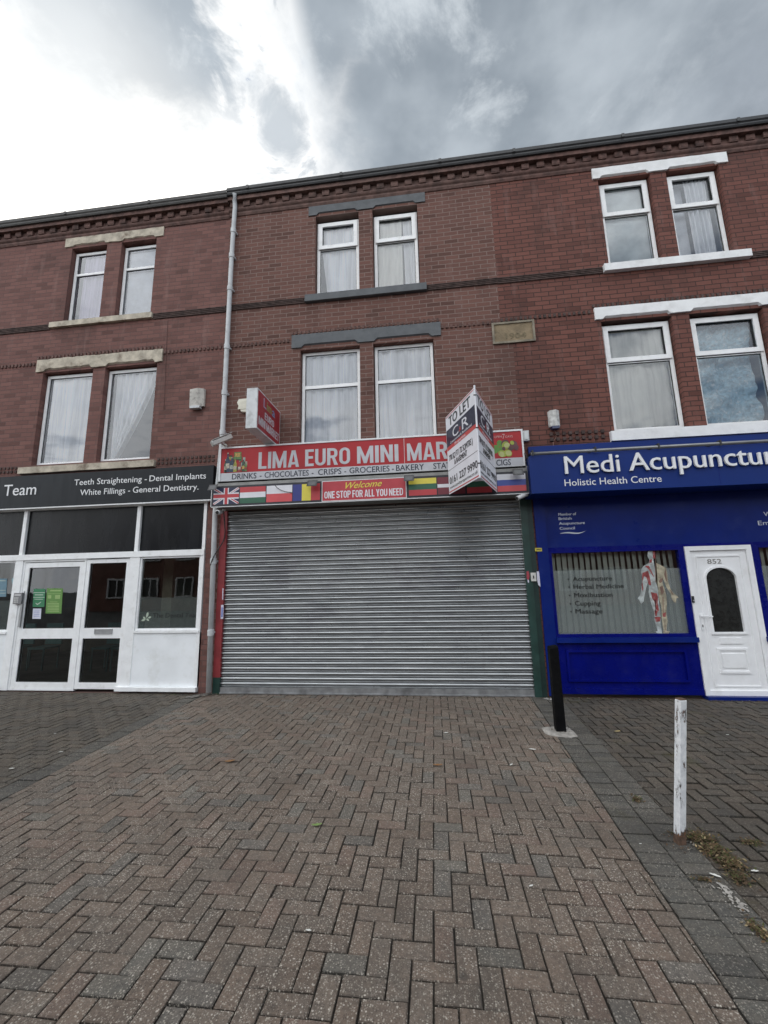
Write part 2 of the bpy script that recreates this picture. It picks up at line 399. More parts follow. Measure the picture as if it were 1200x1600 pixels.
def heavy_glyphs():
    t, h = .17, .075       # stroke widths across and half stroke
    w = .56
    def R_(a, b, c, d): return [(a, c), (b, c), (b, d), (a, d)]
    V_ = R_(0, t, 0, 1)
    bar = .15
    def strip(pts, closed=False, hw=.083):
        out = []; n = len(pts); L = []
        for i in range(n):
            p0 = pts[(i-1) % n] if closed or i else pts[i]; p1 = pts[(i+1) % n] if closed or i < n-1 else pts[i]
            dx, dy = p1[0]-p0[0], p1[1]-p0[1]; l = math.hypot(dx, dy); L.append((-dy/l, dx/l))
        for i in range(n if closed else n-1):
            j = (i+1) % n; a, b = pts[i], pts[j]
            def off(p, q, s_): return (p[0]+q[0]*hw*s_, p[1]+q[1]*hw*s_*.9)
            out.append([off(a, L[i], -1), off(b, L[j], -1), off(b, L[j], 1), off(a, L[i], 1)])
        return out
    e = .083; r = .2; lo, hi = e, w-e
    oval = _arc(lo+r-.0, 1-e-r, r, r, 180, 90)+_arc(hi-r, 1-e-r, r, r, 90, 0)+_arc(hi-r, e+r, r, r, 0, -90)+_arc(lo+r, e+r, r, r, -90, -180)
    G_ = {}
    G_['I'] = [R_(0, t, 0, 1)], t
    G_['L'] = [V_, R_(t, .44, 0, bar)], .44
    G_['E'] = [V_, R_(t, .46, 0, bar), R_(t, .46, 1-bar, 1), R_(t, .42, .44, .44+bar)], .46
    G_['F'] = [V_, R_(t, .45, 1-bar, 1), R_(t, .41, .44, .44+bar)], .45
    G_['T'] = [R_(0, .5, 1-bar, 1), R_(.25-t/2, .25+t/2, 0, 1-bar)], .5
    G_['N'] = [V_, R_(w-t, w, 0, 1), [(t, 1), (t, .62), (w-t, 0), (w-t, .38)]], w
    G_['M'] = [R_(0, t*.93, 0, 1), R_(.74-t*.93, .74, 0, 1), [(t*.93, 1), (t*.93, .58), (.37-.07, 0), (.37, 0), (.37, .36)], [(.74-t*.93, 1), (.37, .36), (.37, 0), (.44, 0), (.74-t*.93, .58)]], .74
    G_['A'] = [[(0, 0), (t, 0), (.30, .80), (.30, 1), (.20, 1)], [(.60, 0), (.40, 1), (.30, 1), (.30, .80), (.60-t, 0)], [(.185, .16), (.415, .16), (.385, .30), (.215, .30)]], .60
    G_['K'] = [V_, [(t, .56), (t, .30), (.40, 1), (.59, 1)], [(.27, .50), (.43, 0), (.62, 0), (.37, .66)]], .62
    G_['O'] = strip(oval, True), w
    G_['U'] = strip([(e, 1)]+_arc(e+.2, e+r, .2, r, 180, 270)+_arc(hi-.2, e+r, .2, r, 270, 360)+[(hi, 1)]), w
    bowl = [(t, 1-e)]+_arc(.29, .755-.0, .17, 1-e-.755, 90, 0)+_arc(.29, .62, .17, .135, 0, -90)+[(t, .485)]
    G_['P'] = [V_]+strip(bowl), .55
    G_['R'] = [V_]+strip(bowl)+[[(.25, .44), (.40, .44), (.57, 0), (.38, 0)]], .57
    G_['D'] = [V_]+strip([(t, 1-e)]+_arc(.28, .70, .19, 1-e-.70, 90, 0)+_arc(.28, .30, .19, .30-e, 0, -90)+[(t, e)]), .56
    G_['Y'] = [[(0, 1), (t*1.05, 1), (.28, .60), (.28, .42), (.28-t/2, .42)], [(.56, 1), (.28+t/2, .42), (.28, .42), (.28, .60), (.56-t*1.05, 1)], R_(.28-t/2, .28+t/2, 0, .42)], .56
    sp = _arc(.28, .735, .197, .18, 5, 180, 8)+_arc(.28, .70, .197, .20, 190, 250, 4)+[(.28, .50)]+_arc(.28, .30, .197, .20, 70, 10, 4)+_arc(.28, .265, .197, .18, 0, -185, 8)
    G_['S'] = strip(sp), w
    HEAVY.update(G_)
heavy_glyphs()
def heavy(into, fr, text, a0, a1, b0, cap, n=.001, depth=.002, gap=.075, space=.24, mi=0):
    """heavy condensed capitals fitted between a0 and a1"""
    tot = 0; lay = []
    for ch in text:
        if ch == ' ': tot += space; continue
        lay.append((ch, tot)); tot += HEAVY[ch][1]+gap
    tot -= gap; sx = (a1-a0)/tot
    for ch, x in lay:
        for q, pl in enumerate(HEAVY[ch][0]):
            poly(into, fr, [(a0+(x+px)*sx, b0+pz*cap) for px, pz in pl], n=n+(q % 4)*.00015, th=depth, mi=mi)
def poly(bm, fr, pts, n=.001, th=.0, mi=0):
    vs = [bm.verts.new(fr.at(a, b, n+th)) for a, b in pts]
    f = bm.faces.new(vs); f.material_index = mi
    if f.calc_center_median() is not None: f.normal_update()
    if f.normal.dot(fr.N) < 0: f.normal_flip()
    if th:
        lo = [bm.verts.new(fr.at(a, b, n)) for a, b in pts]
        for i in range(len(pts)):
            j = (i+1) % len(pts)
            g = bm.faces.new((vs[i], lo[i], lo[j], vs[j])); g.material_index = mi
def rect(bm, fr, a0, a1, b0, b1, n=.001, th=0., mi=0): poly(bm, fr, ((a0,b0),(a1,b0),(a1,b1),(a0,b1)), n, th, mi)
def disc(bm, fr, a, b, ra, rb=None, n=.001, th=0., mi=0, seg=16, rot=0.):
    rb = rb or ra; c, s = math.cos(rot), math.sin(rot)
    poly(bm, fr, [(a+ra*math.cos(t)*c-rb*math.sin(t)*s, b+ra*math.cos(t)*s+rb*math.sin(t)*c) for t in [2*math.pi*i/seg for i in range(seg)]], n, th, mi)

# ================================================================== GROUND
def clip(poly_, a, b, c):
    """keep the side a*x+b*y <= c"""
    out = []
    for i in range(len(poly_)):
        p, q = poly_[i], poly_[(i+1) % len(poly_)]
        dp, dq = a*p[0]+b*p[1]-c, a*q[0]+b*q[1]-c
        if dp <= 0: out.append(p)
        if (dp < 0 < dq) or (dq < 0 < dp):
            t_ = dp/(dp-dq); out.append((p[0]+t_*(q[0]-p[0]), p[1]+t_*(q[1]-p[1])))
    return out
def xl(y): return -3.686-.0338*y        # left edge of the forecourt
def xr(y): return 1.338+.049*y          # right edge of the forecourt
def half_left(k_, c, sign):             # x <= k*y + c  (sign 1)  or >= (sign -1)
    return (sign*1., -sign*k_, sign*c)
FL = (-.0338, -3.686); FR = (.049, 1.338)
WL = -.21; WR1 = .20; WR2 = .405
PAL_C = [(.150,.117,.093)]*8+[(.155,.118,.092)]*6+[(.146,.117,.094)]*5+[(.130,.114,.098)]*2+[(.158,.115,.091)]*2+[(.134,.120,.101)]
PAL_L = [(.084,.071,.057),(.089,.073,.057),(.079,.068,.056),(.092,.075,.058)]
PAL_R = [(.090,.074,.058),(.083,.070,.056),(.094,.075,.058),(.078,.068,.056)]
PAL_B = [(.096,.089,.077),(.102,.094,.081),(.091,.085,.075),(.106,.097,.083)]
def paver_bm(bricks, planes, pal, gap=.0055, ch=.004, seed=1, sink=.002, tiltm=.006):
    rnd = random.Random(seed); bm = BM(); lay = bm.loops.layers.float_color.new('tint')
    for (x0, x1, y0, y1) in bricks:
        g = gap/2*(1+rnd.uniform(-.3, .7))
        pl = [(x0+g, y0+g), (x1-g, y0+g), (x1-g, y1-g), (x0+g, y1-g)]
        a_ = rnd.gauss(0, .007); cx, cy = (x0+x1)/2, (y0+y1)/2
        pl = [(cx+(x-cx)-(y-cy)*a_, cy+(y-cy)+(x-cx)*a_) for x, y in pl]
        for p in planes:
            pl = clip(pl, *p)
            if len(pl) < 3: break
        if len(pl) < 3: continue
        area = abs(sum(pl[i][0]*pl[(i+1) % len(pl)][1]-pl[(i+1) % len(pl)][0]*pl[i][1] for i in range(len(pl))))/2
        if area < .0008: continue
        dx, dy, dz = rnd.gauss(0, tiltm), rnd.gauss(0, tiltm), rnd.gauss(0, sink)
        dz = min(dz, .004)+.0045*mnoise.noise(Vector((cx*.9, cy*.9, 1.5)))-.002
        mx, my = sum(p[0] for p in pl)/len(pl), sum(p[1] for p in pl)/len(pl)
        zf = lambda x, y: dz+dx*(x-mx)+dy*(y-my)
        ins = []
        for x, y in pl:
            d = math.hypot(x-mx, y-my); f_ = max(0, 1-ch*1.5/d); ins.append((mx+(x-mx)*f_, my+(y-my)*f_))
        top = [bm.verts.new((x, y, zf(x, y))) for x, y in ins]
        mid = [bm.verts.new((x, y, zf(x, y)-ch)) for x, y in pl]
        low = [bm.verts.new((x, y, -.024)) for x, y in pl]
        c0 = rnd.choice(pal); j = rnd.uniform(.86, 1.12); col = tuple(v*j for v in c0)
        fs = [bm.faces.new(top)]
        n = len(pl)
        for i in range(n):
            k_ = (i+1) % n
            fs.append(bm.faces.new((top[i], mid[i], mid[k_], top[k_]))); fs.append(bm.faces.new((mid[i], low[i], low[k_], mid[k_])))
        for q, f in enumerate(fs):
            k2 = 1. if q == 0 else (.74 if q % 2 else .42)      # full tint on the top face, darker arris, darkest joint side
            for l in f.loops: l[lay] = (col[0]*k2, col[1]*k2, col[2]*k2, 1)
    fix(bm)
    return bm
def herring(x0, x1, y0, y1, ox=0., oy=0.):
    out = []; s = .0985
    for i in range(int(x0/s)-2, int(x1/s)+3):
        for j in range(int(y0/s)-3, int(y1/s)+3):
            c = (i+j) % 4; x, y = i*s+ox, j*s+oy
            if c == 0: out.append((x, x+2*s, y, y+s))
            elif c == 2: out.append((x, x+s, y, y+2*s))
    return out
YN = -9.2
bm = BM(); box(bm, -400, 400, -400, 400, -.5, -.06)
o = obj('ground', bm, mat('asphalt_ground', (.05, .05, .05), .9, var=.3, vscale=2, bump=.004, bscale=60)); o['kind'] = 'structure'
bm = BM(); box(bm, -17, 14, YN, .35, -.05, -.0155)
o = obj('joint_sand', bm, mat('joint_sand', (.030, .026, .021), .95, var=.4, vscale=3, dirt=(.042, .040, .016), dscale=2, damt=.5, bump=.004, bscale=90)); o['kind'] = 'structure'
front = (0., 1., -.012)
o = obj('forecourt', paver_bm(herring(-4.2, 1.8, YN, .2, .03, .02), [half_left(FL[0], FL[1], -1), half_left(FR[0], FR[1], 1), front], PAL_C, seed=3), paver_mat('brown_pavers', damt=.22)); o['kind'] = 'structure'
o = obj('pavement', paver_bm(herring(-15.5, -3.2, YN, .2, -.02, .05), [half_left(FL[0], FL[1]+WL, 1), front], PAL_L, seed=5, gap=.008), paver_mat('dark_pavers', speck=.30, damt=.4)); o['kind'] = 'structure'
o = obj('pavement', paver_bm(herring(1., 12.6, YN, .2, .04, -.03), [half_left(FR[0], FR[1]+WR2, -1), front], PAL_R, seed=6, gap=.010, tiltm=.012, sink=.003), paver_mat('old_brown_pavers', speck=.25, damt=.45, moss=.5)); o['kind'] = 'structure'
def courses(off0, off1, line):
    out = []; s = .1015
    for j in range(int(YN/s), 1):
        y = j*s; c = line[0]*(y+s/2)+line[1]
        out.append((c+off0, c+off1, y-s, y))
    return out
bb = [q for q in courses(WL, 0, FL)]
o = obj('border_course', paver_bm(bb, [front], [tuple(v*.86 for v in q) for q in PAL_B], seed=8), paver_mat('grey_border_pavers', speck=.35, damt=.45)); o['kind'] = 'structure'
bb = courses(0, WR1, FR)+[(a, b, c+.03, d+.03) for a, b, c, d in courses(WR1, WR2, FR)]
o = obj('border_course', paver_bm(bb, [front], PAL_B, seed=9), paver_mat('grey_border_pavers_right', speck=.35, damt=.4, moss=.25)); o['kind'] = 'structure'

# ================================================================== BUILDINGS
def wall_bm(regions, holes, depth=.14, ends=()):
    """regions / holes: (x0,x1,z0,z1) on the plane y=0; holes get brick reveals"""
    xs = sorted({v for r in regions+holes for v in r[:2]}); zs = sorted({v for r in regions+holes for v in r[2:4]})
    bm = BM(); vv = {}
    def V(x, z):
        if (x, z) not in vv: vv[x, z] = bm.verts.new((x, 0, z))
        return vv[x, z]
    for x0, x1 in zip(xs, xs[1:]):
        for z0, z1 in zip(zs, zs[1:]):
            cx, cz = (x0+x1)/2, (z0+z1)/2
            if any(a < cx < b and c < cz < d for a, b, c, d in holes): continue
            if not any(a < cx < b and c < cz < d for a, b, c, d in regions): continue
            bm.faces.new((V(x0, z0), V(x1, z0), V(x1, z1), V(x0, z1)))
    for (a, b, c, d) in holes:
        q = [(a, c), (b, c), (b, d), (a, d)]
        for i in range(4):
            (x0, z0), (x1, z1) = q[i], q[(i+1) % 4]
            p = [(x0, 0, z0), (x0, depth, z0), (x1, depth, z1), (x1, 0, z1)]
            f = bm.faces.new([bm.verts.new(w) for w in p])
            f.normal_update()
            if f.normal.dot(Vector(((a+b)/2-(x0+x1)/2, 0, (c+d)/2-(z0+z1)/2))) < 0: f.normal_flip()
    for x in ends: bm.faces.new([bm.verts.new(w) for w in ((x, 0, -.02), (x, 8.4, -.02), (x, 8.4, 9.24), (x, 4.2, 11.6), (x, 0, 9.24))])
    return bm
def lintel_bm(x0, x1, z0, z1, opens, proud=.02, cut=.06, rough=0.):
    """stone lintel with a stopped chamfer over each opening"""
    bm = BM(); rnd = random.Random(int(x0*100))
    lo = [(x0, z0)]; back = [(x0, z0)]
    for a, b in opens:
        for x, z in ((a+.02, z0), (a+.02+cut, z0+cut), (b-.02-cut, z0+cut), (b-.02, z0)):
            lo.append((x, z)); back.append((x, z0))
    lo.append((x1, z0)); back.append((x1, z0))
    if rough:
        l2, b2 = [], []
        for i in range(len(lo)-1):
            n = max(1, int((lo[i+1][0]-lo[i][0])/.09))
            for q in range(n):
                t_ = q/n; l2.append((lo[i][0]+t_*(lo[i+1][0]-lo[i][0]), lo[i][1]+t_*(lo[i+1][1]-lo[i][1])+rnd.uniform(-rough, rough)*.5)); b2.append((l2[-1][0], z0))
        l2.append(lo[-1]); b2.append(back[-1]); lo, back = l2, b2
    n = len(lo)
    tf = [(x, z1+(rnd.uniform(-rough, rough)*.4 if rough else 0)) for x, z in lo]
    A = [bm.verts.new((x, -proud, z)) for x, z in lo]; B = [bm.verts.new((x, .13, z)) for x, z in back]
    T = [bm.verts.new((x, -proud, z)) for x, z in tf]; U_ = [bm.verts.new((x, .13, z)) for x, z in tf]
    M_ = [bm.verts.new((x, -proud+.07, z0)) for x, z in back]
    for i in range(n-1):
        bm.faces.new((A[i], A[i+1], T[i+1], T[i])); bm.faces.new((T[i], T[i+1], U_[i+1], U_[i]))
        bm.faces.new((M_[i], M_[i+1], A[i+1], A[i])) ; bm.faces.new((B[i], B[i+1], M_[i+1], M_[i]))
    bm.faces.new((A[0], T[0], U_[0], B[0], M_[0])); bm.faces.new((A[-1], M_[-1], B[-1], U_[-1], T[-1]))
    bmesh.ops.remove_doubles(bm, verts=bm.verts, dist=1e-5)
    return fix(bm)
def sill_bm(x0, x1, z0, z1, proud=.06, seg=1, rough=0.):
    bm = BM(); n = max(1, int((x1-x0)/.12)) if rough else 1; rnd = random.Random(int(x0*77))
    secs = []
    for i in range(n+1):
        x = x0+(x1-x0)*i/n; j = rnd.uniform(-rough, rough) if rough else 0
        secs.append([bm.verts.new(p) for p in ((x, -proud+j*.4, z0+j*.3), (x, -proud+j*.4, z1-.015+j*.2), (x, .10, z1), (x, .10, z0))])
    for a, b in zip(secs, secs[1:]):
        for q in range(4): bm.faces.new((a[q], b[q], b[(q+1) % 4], a[(q+1) % 4]))
    bm.faces.new(list(reversed(secs[0]))); bm.faces.new(secs[-1])
    return fix(bm)
def dentil_bm(x0, x1, z0, z1, pitch, proud, duty=.5, back=.0, cap=.0):
    bm = BM(); n = max(1, int(round((x1-x0)/pitch))); p = (x1-x0)/n
    for i in range(n):
        x = x0+p*i
        j = random.uniform(-.003, .003)
        box(bm, x, x+p*duty, -proud+j, -back+.004, z0, z1)
    return bm
def bands_bm(x0, x1, z0, z1, n=4, proud=.025):
    bm = BM(); h_ = (z1-z0)/n
    pr = [(.004, z0)]
    for i in range(n):
        a = z0+i*h_; pr += [(-proud*.35, a+.001), (-proud, a+h_*.35), (-proud, a+h_*.8), (-proud*.35, a+h_*.99)]
    pr.append((.004, z1)); extr_x(bm, pr, x0, x1)
    return fix(bm)
def cornice(parent, x0, x1, mould, mould2, gut, dz=0.):
    bm = BM()
    extr_x(bm, [(.004, 8.86+dz), (-.015, 8.862+dz), (-.032, 8.90+dz), (-.032, 8.93+dz), (-.02, 8.94+dz), (-.045, 8.965+dz), (-.055, 8.985+dz), (-.055, 9.01+dz), (.004, 9.012+dz)], x0, x1)
    obj('string_course', fix(bm), mould, parent)
    bm = BM(); box(bm, x0, x1, -.04, .004, 9.014+dz, 9.118+dz); n = int((x1-x0)/.262)
    p = (x1-x0)/n
    for i in range(n):
        xa = x0+i*p+.03; j = random.uniform(-.004, .004); w = p*.5+random.uniform(-.008, .008)
        prism_pts = [(-.082+j, 9.045+dz), (-.082+j, 9.116+dz), (-.0405, 9.116+dz), (-.0405, 9.016+dz), (-.070+j, 9.016+dz)]
        extr_x(bm, prism_pts, xa, xa+w)
    obj('dentil_course', fix(bm), mould2, parent)
    bm = BM(); box(bm, x0, x1, -.13, .004, 9.12+dz, 9.235+dz); obj('cornice', bm, mould, parent, bev=.004)
    bm = BM()
    pr = [(-.135, 9.20+dz), (-.165, 9.20+dz), (-.178, 9.225+dz), (-.178, 9.25+dz), (-.195, 9.27+dz), (-.20, 9.325+dz), (-.192, 9.33+dz), (-.185, 9.29+dz), (-.11, 9.29+dz), (-.11, 9.237+dz), (-.135, 9.237+dz)]
    extr_x(bm, pr, x0, x1)
    x = x0+.4
    while x < x1-.2:
        box(bm, x, x+.05, -.206, -.201, 9.265+dz, 9.334+dz); x += 1.85
    obj('gutter', fix(bm), gut, parent)
def roof_part(parent, x0, x1, dz=0.):
    bm = BM()
    extr_x(bm, [(-.10, 9.30+dz), (4.2, 11.7+dz), (8.4, 9.3+dz), (8.4, 9.24+dz), (-.10, 9.24+dz)], x0, x1)
    obj('roof', fix(bm), SLATE, parent)

def cloth(x0, x1, z0, z1, y, amp=.02, nf=6, seed=0, sweep=None, left=None, right=None, crumple=0., hem=0.):
    """hanging curtain with folds; left/right(t) move its sides, t = 0 top .. 1 bottom"""
    rnd = random.Random(seed); nx, nz = 72, 30; bm = BM(); g = []
    ph = [(rnd.uniform(.6, 1.7)*nf, rnd.uniform(0, 6.28), rnd.uniform(.4, 1)) for _ in range(4)]
    for j in range(nz+1):
        t_ = j/nz; row = []
        l = x0+(left(t_) if left else 0); r_ = x1-(right(t_) if right else 0)
        for i in range(nx+1):
            s = i/nx; ss = s+(sweep(t_)*.0 if sweep else 0)
            f_ = sum(a*math.sin(2*math.pi*fr*ss*.5+p+t_*.8*(fr % 1.7-.8)) for fr, p, a in ph)/2.2
            f_ = math.copysign(abs(f_)**.75, f_)
            am = 1.7*amp*(.55+.45*t_)
            cx, cz = l+(r_-l)*s, z1+(z0-z1)*t_
            yy = y+am*f_
            if crumple:
                yy += crumple*(mnoise.fractal(Vector((cx*5, cz*5, seed)), 1., 2., 4)) + crumple*.9*abs(mnoise.noise(Vector((cx*3+cz*2, cz*3.5-cx, seed+5.))))
            if hem and t_ > .9: cz += hem*math.sin(s*9+seed)*(t_-.9)*10
            row.append(bm.verts.new((cx, yy, cz)))
        g.append(row)
    for j in range(nz):
        for i in range(nx): bm.faces.new((g[j+1][i], g[j+1][i+1], g[j][i+1], g[j][i]))
    return bm
CUR_W = mat('white_net_curtain', (.84, .88, .92), .9, var=.05)
def net_mat(name, col, lo=.66, hi=.99, fx=10., seed=0.):
    """thin cloth: bunched folds are denser than the gaps between them"""
    M = bpy.data.materials.new(name); M.use_nodes = True
    t = M.node_tree; k = NT(t); t.nodes.clear(); o = k.obj()
    n1 = k.noise(k.scale(o, fx, 1, .45), 1., 5, .62, .6); n2 = k.noise(k.scale(o, fx*3.4, 1, .6), 1., 3, .6, .4)
    dens = k.step(k.m('ADD', k.m('MULTIPLY', n1, .7), k.m('MULTIPLY', n2, .3)), .36, .62, lo, hi)
    di = k.n('ShaderNodeBsdfDiffuse'); di.inputs[0].default_value = (*col, 1)
    tl_ = k.n('ShaderNodeBsdfTranslucent'); tl_.inputs[0].default_value = (*col, 1)
    m0 = k.n('ShaderNodeMixShader'); m0.inputs[0].default_value = .12; t.links.new(di.outputs[0], m0.inputs[1]); t.links.new(tl_.outputs[0], m0.inputs[2])
    tr = k.n('ShaderNodeBsdfTransparent'); mx = k.n('ShaderNodeMixShader'); k.put(mx.inputs[0], dens)
    t.links.new(tr.outputs[0], mx.inputs[1]); t.links.new(m0.outputs[0], mx.inputs[2])
    out = k.n('ShaderNodeOutputMaterial'); t.links.new(mx.outputs[0], out.inputs[0])
    return M
CUR_W = net_mat('white_net_curtain', (.90, .93, .96))
CUR_C = net_mat('cream_curtain', (.80, .81, .76), .72, .98, 6.)
CUR_OLD = mat('cream_curtain', (.76, .77, .73), .9, var=.08)
CUR_G = mat('grey_voile', (.50, .53, .57), .9, var=.1)
CUR_L = net_mat('lilac_curtain', (.60, .56, .70), .5, .95, 9.)
def blue_cloth():
    M = mat('blue_patterned_sheet', (.40, .56, .63), .8, var=.25, vscale=18, dirt=(.84, .88, .88), dscale=17, damt=.95)
    return M
CUR_B = blue_cloth()
FYD = .095
def window(parent, x0, x1, z0, z1, zt=None, hung=False, curtains=(), t=.055, seed=0, room=ROOM, transom=.05, yf=FYD):
    """white framed window set back in its brick opening"""
    bm = BM(); ring(bm, x0, x1, z0, z1, t, yf, yf+.07)
    if zt: box(bm, x0+t+.0005, x1-t-.0005, yf+.002, yf+.068, zt-transom/2, zt+transom/2)
    w = obj('window', bm, WHITE, parent, bev=.006)
    panes = [(x0+t, x1-t, z0+t, z1-t)] if not zt else [(x0+t, x1-t, z0+t, zt-transom/2), (x0+t, x1-t, zt+transom/2, z1-t)]
    if zt and hung:
        a, b, c, d = panes[1]
        bm = BM(); ring(bm, a-.03, b+.03, c-.035, d+.03, .075, yf-.022, yf-.0015); obj('sash', bm, WHITE, w, bev=.005)
        panes[1] = (a+.045, b-.045, c+.04, d-.045)
        bm = BM(); box(bm, a+.0, b-.0, yf-.0005, yf+.0012, c-.047, c-.0355); obj('gasket', bm, GASKET, w)
    for (a, b, c, d) in panes:
        bm = BM(); ring(bm, a-.004, b+.004, c-.004, d+.004, .012, yf+.018, yf+.03); obj('gasket', bm, GASKET, w)
        bm = BM(); vs = [bm.verts.new(q) for q in ((a, yf+.026, c), (b, yf+.026, c), (b, yf+.026, d), (a, yf+.026, d))]; bm.faces.new(vs)
        obj('pane', bm, GLASS, w)
    for fn, m_ in curtains: obj('curtain', fn(x0+t, x1-t, z0+t, z1-t), m_, w, smooth=True)
    bm = BM(); e = .6; a, b, c, d = x0-.0, x1+.0, z0-.02, z1+.02; y0, y1 = yf+.071, yf+1.5
    q = [(a, y0, c), (b, y0, c), (b, y0, d), (a, y0, d)]; r_ = [(a-e, y1, c-e*.3), (b+e, y1, c-e*.3), (b+e, y1, d+.1), (a-e, y1, d+.1)]
    qa = [bm.verts.new(p) for p in q]; ra = [bm.verts.new(p) for p in r_]
    for i in range(4): bm.faces.new((qa[i], qa[(i+1) % 4], ra[(i+1) % 4], ra[i]))
    bm.faces.new(ra); obj('room', bm, room, w)
    return w
cur = lambda **kw: (lambda a, b, c, d: cloth(a, b, c, d, FYD+.085, **kw))

# ---------------------------------------------------------------- left: dental practice
XA, XB, XC, XD = -15.0, -3.70, 1.40, 12.5
bl = thing('terraced_shop', 'red brick terraced building with cream weathered stone lintels above a white framed dental shopfront', 'building', (-7.4, 0, 0))
LWIN = [(-7.40, -6.33, 3.99, 5.86), (-6.075, -5.01, 3.99, 5.86)]; UWIN = [(-7.11, -6.325, 6.95, 8.60), (-6.00, -5.24, 6.95, 8.60)]
SHOPL = (-11.0, -3.83, 0, 3.19)
obj('wall', wall_bm([(XA, XB, -.02, 9.24)], LWIN+UWIN+[SHOPL], ends=(XA,)), BR_L, bl)
obj('lintel', lintel_bm(-7.54, -4.90, 5.88, 6.13, [(-7.4, -6.33), (-6.075, -5.01)], .03, .055, rough=.022), STONE_L, bl)
obj('lintel', lintel_bm(-7.27, -5.09, 8.63, 8.84, [(-7.11, -6.325), (-6.0, -5.24)], .02, .045, rough=.022), STONE_L, bl)
obj('sill', sill_bm(-7.59, -4.87, 3.82, 3.955, .07, rough=.012), STONE_L, bl)
obj('sill', sill_bm(-7.36, -5.17, 6.80, 6.925, .06, rough=.018), STONE_L, bl)
window(bl, -7.385, -6.345, 4.00, 5.83, curtains=[(cur(amp=.022, nf=5, seed=1), CUR_W)])
window(bl, -6.06, -5.025, 4.00, 5.83, curtains=[(cur(amp=.03, nf=9, seed=2, left=lambda t: .05+.02*t, right=lambda t: .02+.72*t**1.3), CUR_W)])
window(bl, -7.095, -6.34, 6.96, 8.55, zt=8.05, curtains=[(cur(amp=.02, nf=7, seed=3, left=lambda t: .1, right=lambda t: .02), CUR_L)])
window(bl, -5.985, -5.255, 6.96, 8.55, zt=8.05, curtains=[(cur(amp=.004, nf=3, seed=4), CUR_G)])
for a, b in ((XA, -7.37), (-5.16, XB)): obj('string_course', bands_bm(a, b, 6.775, 6.905), DARKB, bl)
for a, b, z in ((XA, -7.56, 6.03), (-4.88, XB, 6.03), (-7.56, -4.9, 6.145)): obj('dentil_course', dentil_bm(a, b, z, z+.06, .078, .022), MOULD, bl)
for z in (3.86, 3.935): obj('dentil_course', dentil_bm(-4.84, -3.72, z, z+.04, .082, .018), DARKB, bl)
for z in (3.86, 3.935): obj('dentil_course', dentil_bm(-9.5, -7.64, z, z+.04, .082, .018), DARKB, bl)
cornice(bl, XA, XB-.001, MOULD, MOULD, mat('weathered_gutter', (.06, .058, .055), .6, var=.2), dz=-.035)
roof_part(bl, XA, XB-.001)

# shopfront of the dental practice (front face at y=0)
SF = mat('white_painted_frame', (.87, .885, .89), .4, var=.04, dirt=(.55, .54, .5), dscale=7, damt=.35)
PANW = mat('white_cladding_panel', (.86, .89, .91), .45, var=.05, vscale=2.5, dirt=(.55, .56, .52), dscale=3, damt=.4)
BLKG = mat('black_gloss_panel', (.008, .009, .011), .28, spec=.22, var=.3, vscale=2, dirt=(.016, .018, .02), dscale=1.5, damt=.6, stretch=(1, 1, .25))
ZT0, ZT1 = 2.215, 2.315
def fbox(parent, name, x0, x1, z0, z1, y0, y1, m_, bev=.004):
    bm = BM(); box(bm, x0, x1, y0, y1, z0, z1); return obj(name, bm, m_, parent, bev=bev)
def sheet(x0, x1, z0, z1, y):
    bm = BM(); bm.faces.new([bm.verts.new(q) for q in ((x0, y, z0), (x1, y, z0), (x1, y, z1), (x0, y, z1))]); return bm
fbox(bl, 'transom', -11., -3.845, ZT0, ZT1, -.03, .10, SF)
fbox(bl, 'head_rail', -11., -3.845, 3.12, 3.17, -.015, .10, SF)
XM = [-9.9, -7.36, -5.115]
tops = [-11.]+XM+[-3.845]
for a, b in zip(tops, tops[1:]): fbox(bl, 'fascia_panel', a+.035, b-.035, ZT1+.001, 3.119, .035, .06, BLKG, bev=0)
for x in XM: fbox(bl, 'mullion', x-.034, x+.034, ZT1+.001, 3.119, -.01, .095, SF)
fbox(bl, 'mullion', -3.90, -3.846, ZT1+.001, 3.119, -.01, .095, SF)
# frame posts below the transom
for a, b in ((-7.42, -7.275), (-5.205, -5.02), (-3.905, -3.846)): fbox(bl, 'post', a, b, .02, ZT0-.001, -.02, .10, SF)
# right window, panel and plinth
def shop_window(parent, x0, x1, z0, z1, m_=GLASSD):
    bm = BM(); ring(bm, x0, x1, z0, z1, .03, .0, .07); w = obj('window', bm, SF, parent, bev=.004)
    obj('pane', sheet(x0+.03, x1-.03, z0+.03, z1-.03, .03), m_, w)
    return w
wr = shop_window(bl, -5.018, -3.906, .985, ZT0-.002)
obj('film', sheet(-4.987, -3.937, 1.017, 1.515, .0275), SMOKE, wr)
fbox(bl, 'sill', -5.018, -3.86, .945, .983, -.035, .08, SF)
fbox(bl, 'stall_riser', -5.06, -3.846, .10, .943, -.012, .08, PANW)
fbox(bl, 'plinth', -5.25, -3.84, .035, .098, -.07, .06, SF)
wl = shop_window(bl, -9.86, -7.422, .985, ZT0-.002)
obj('film', sheet(-9.83, -7.453, 1.017, 1.515, .0275), SMOKE, wl)
fbox(bl, 'sill', -9.86, -7.422, .945, .983, -.035, .08, SF)
fbox(bl, 'stall_riser', -9.86, -7.422, .10, .943, -.012, .08, PANW)
fbox(bl, 'plinth', -10.9, -7.42, .035, .098, -.07, .06, SF)
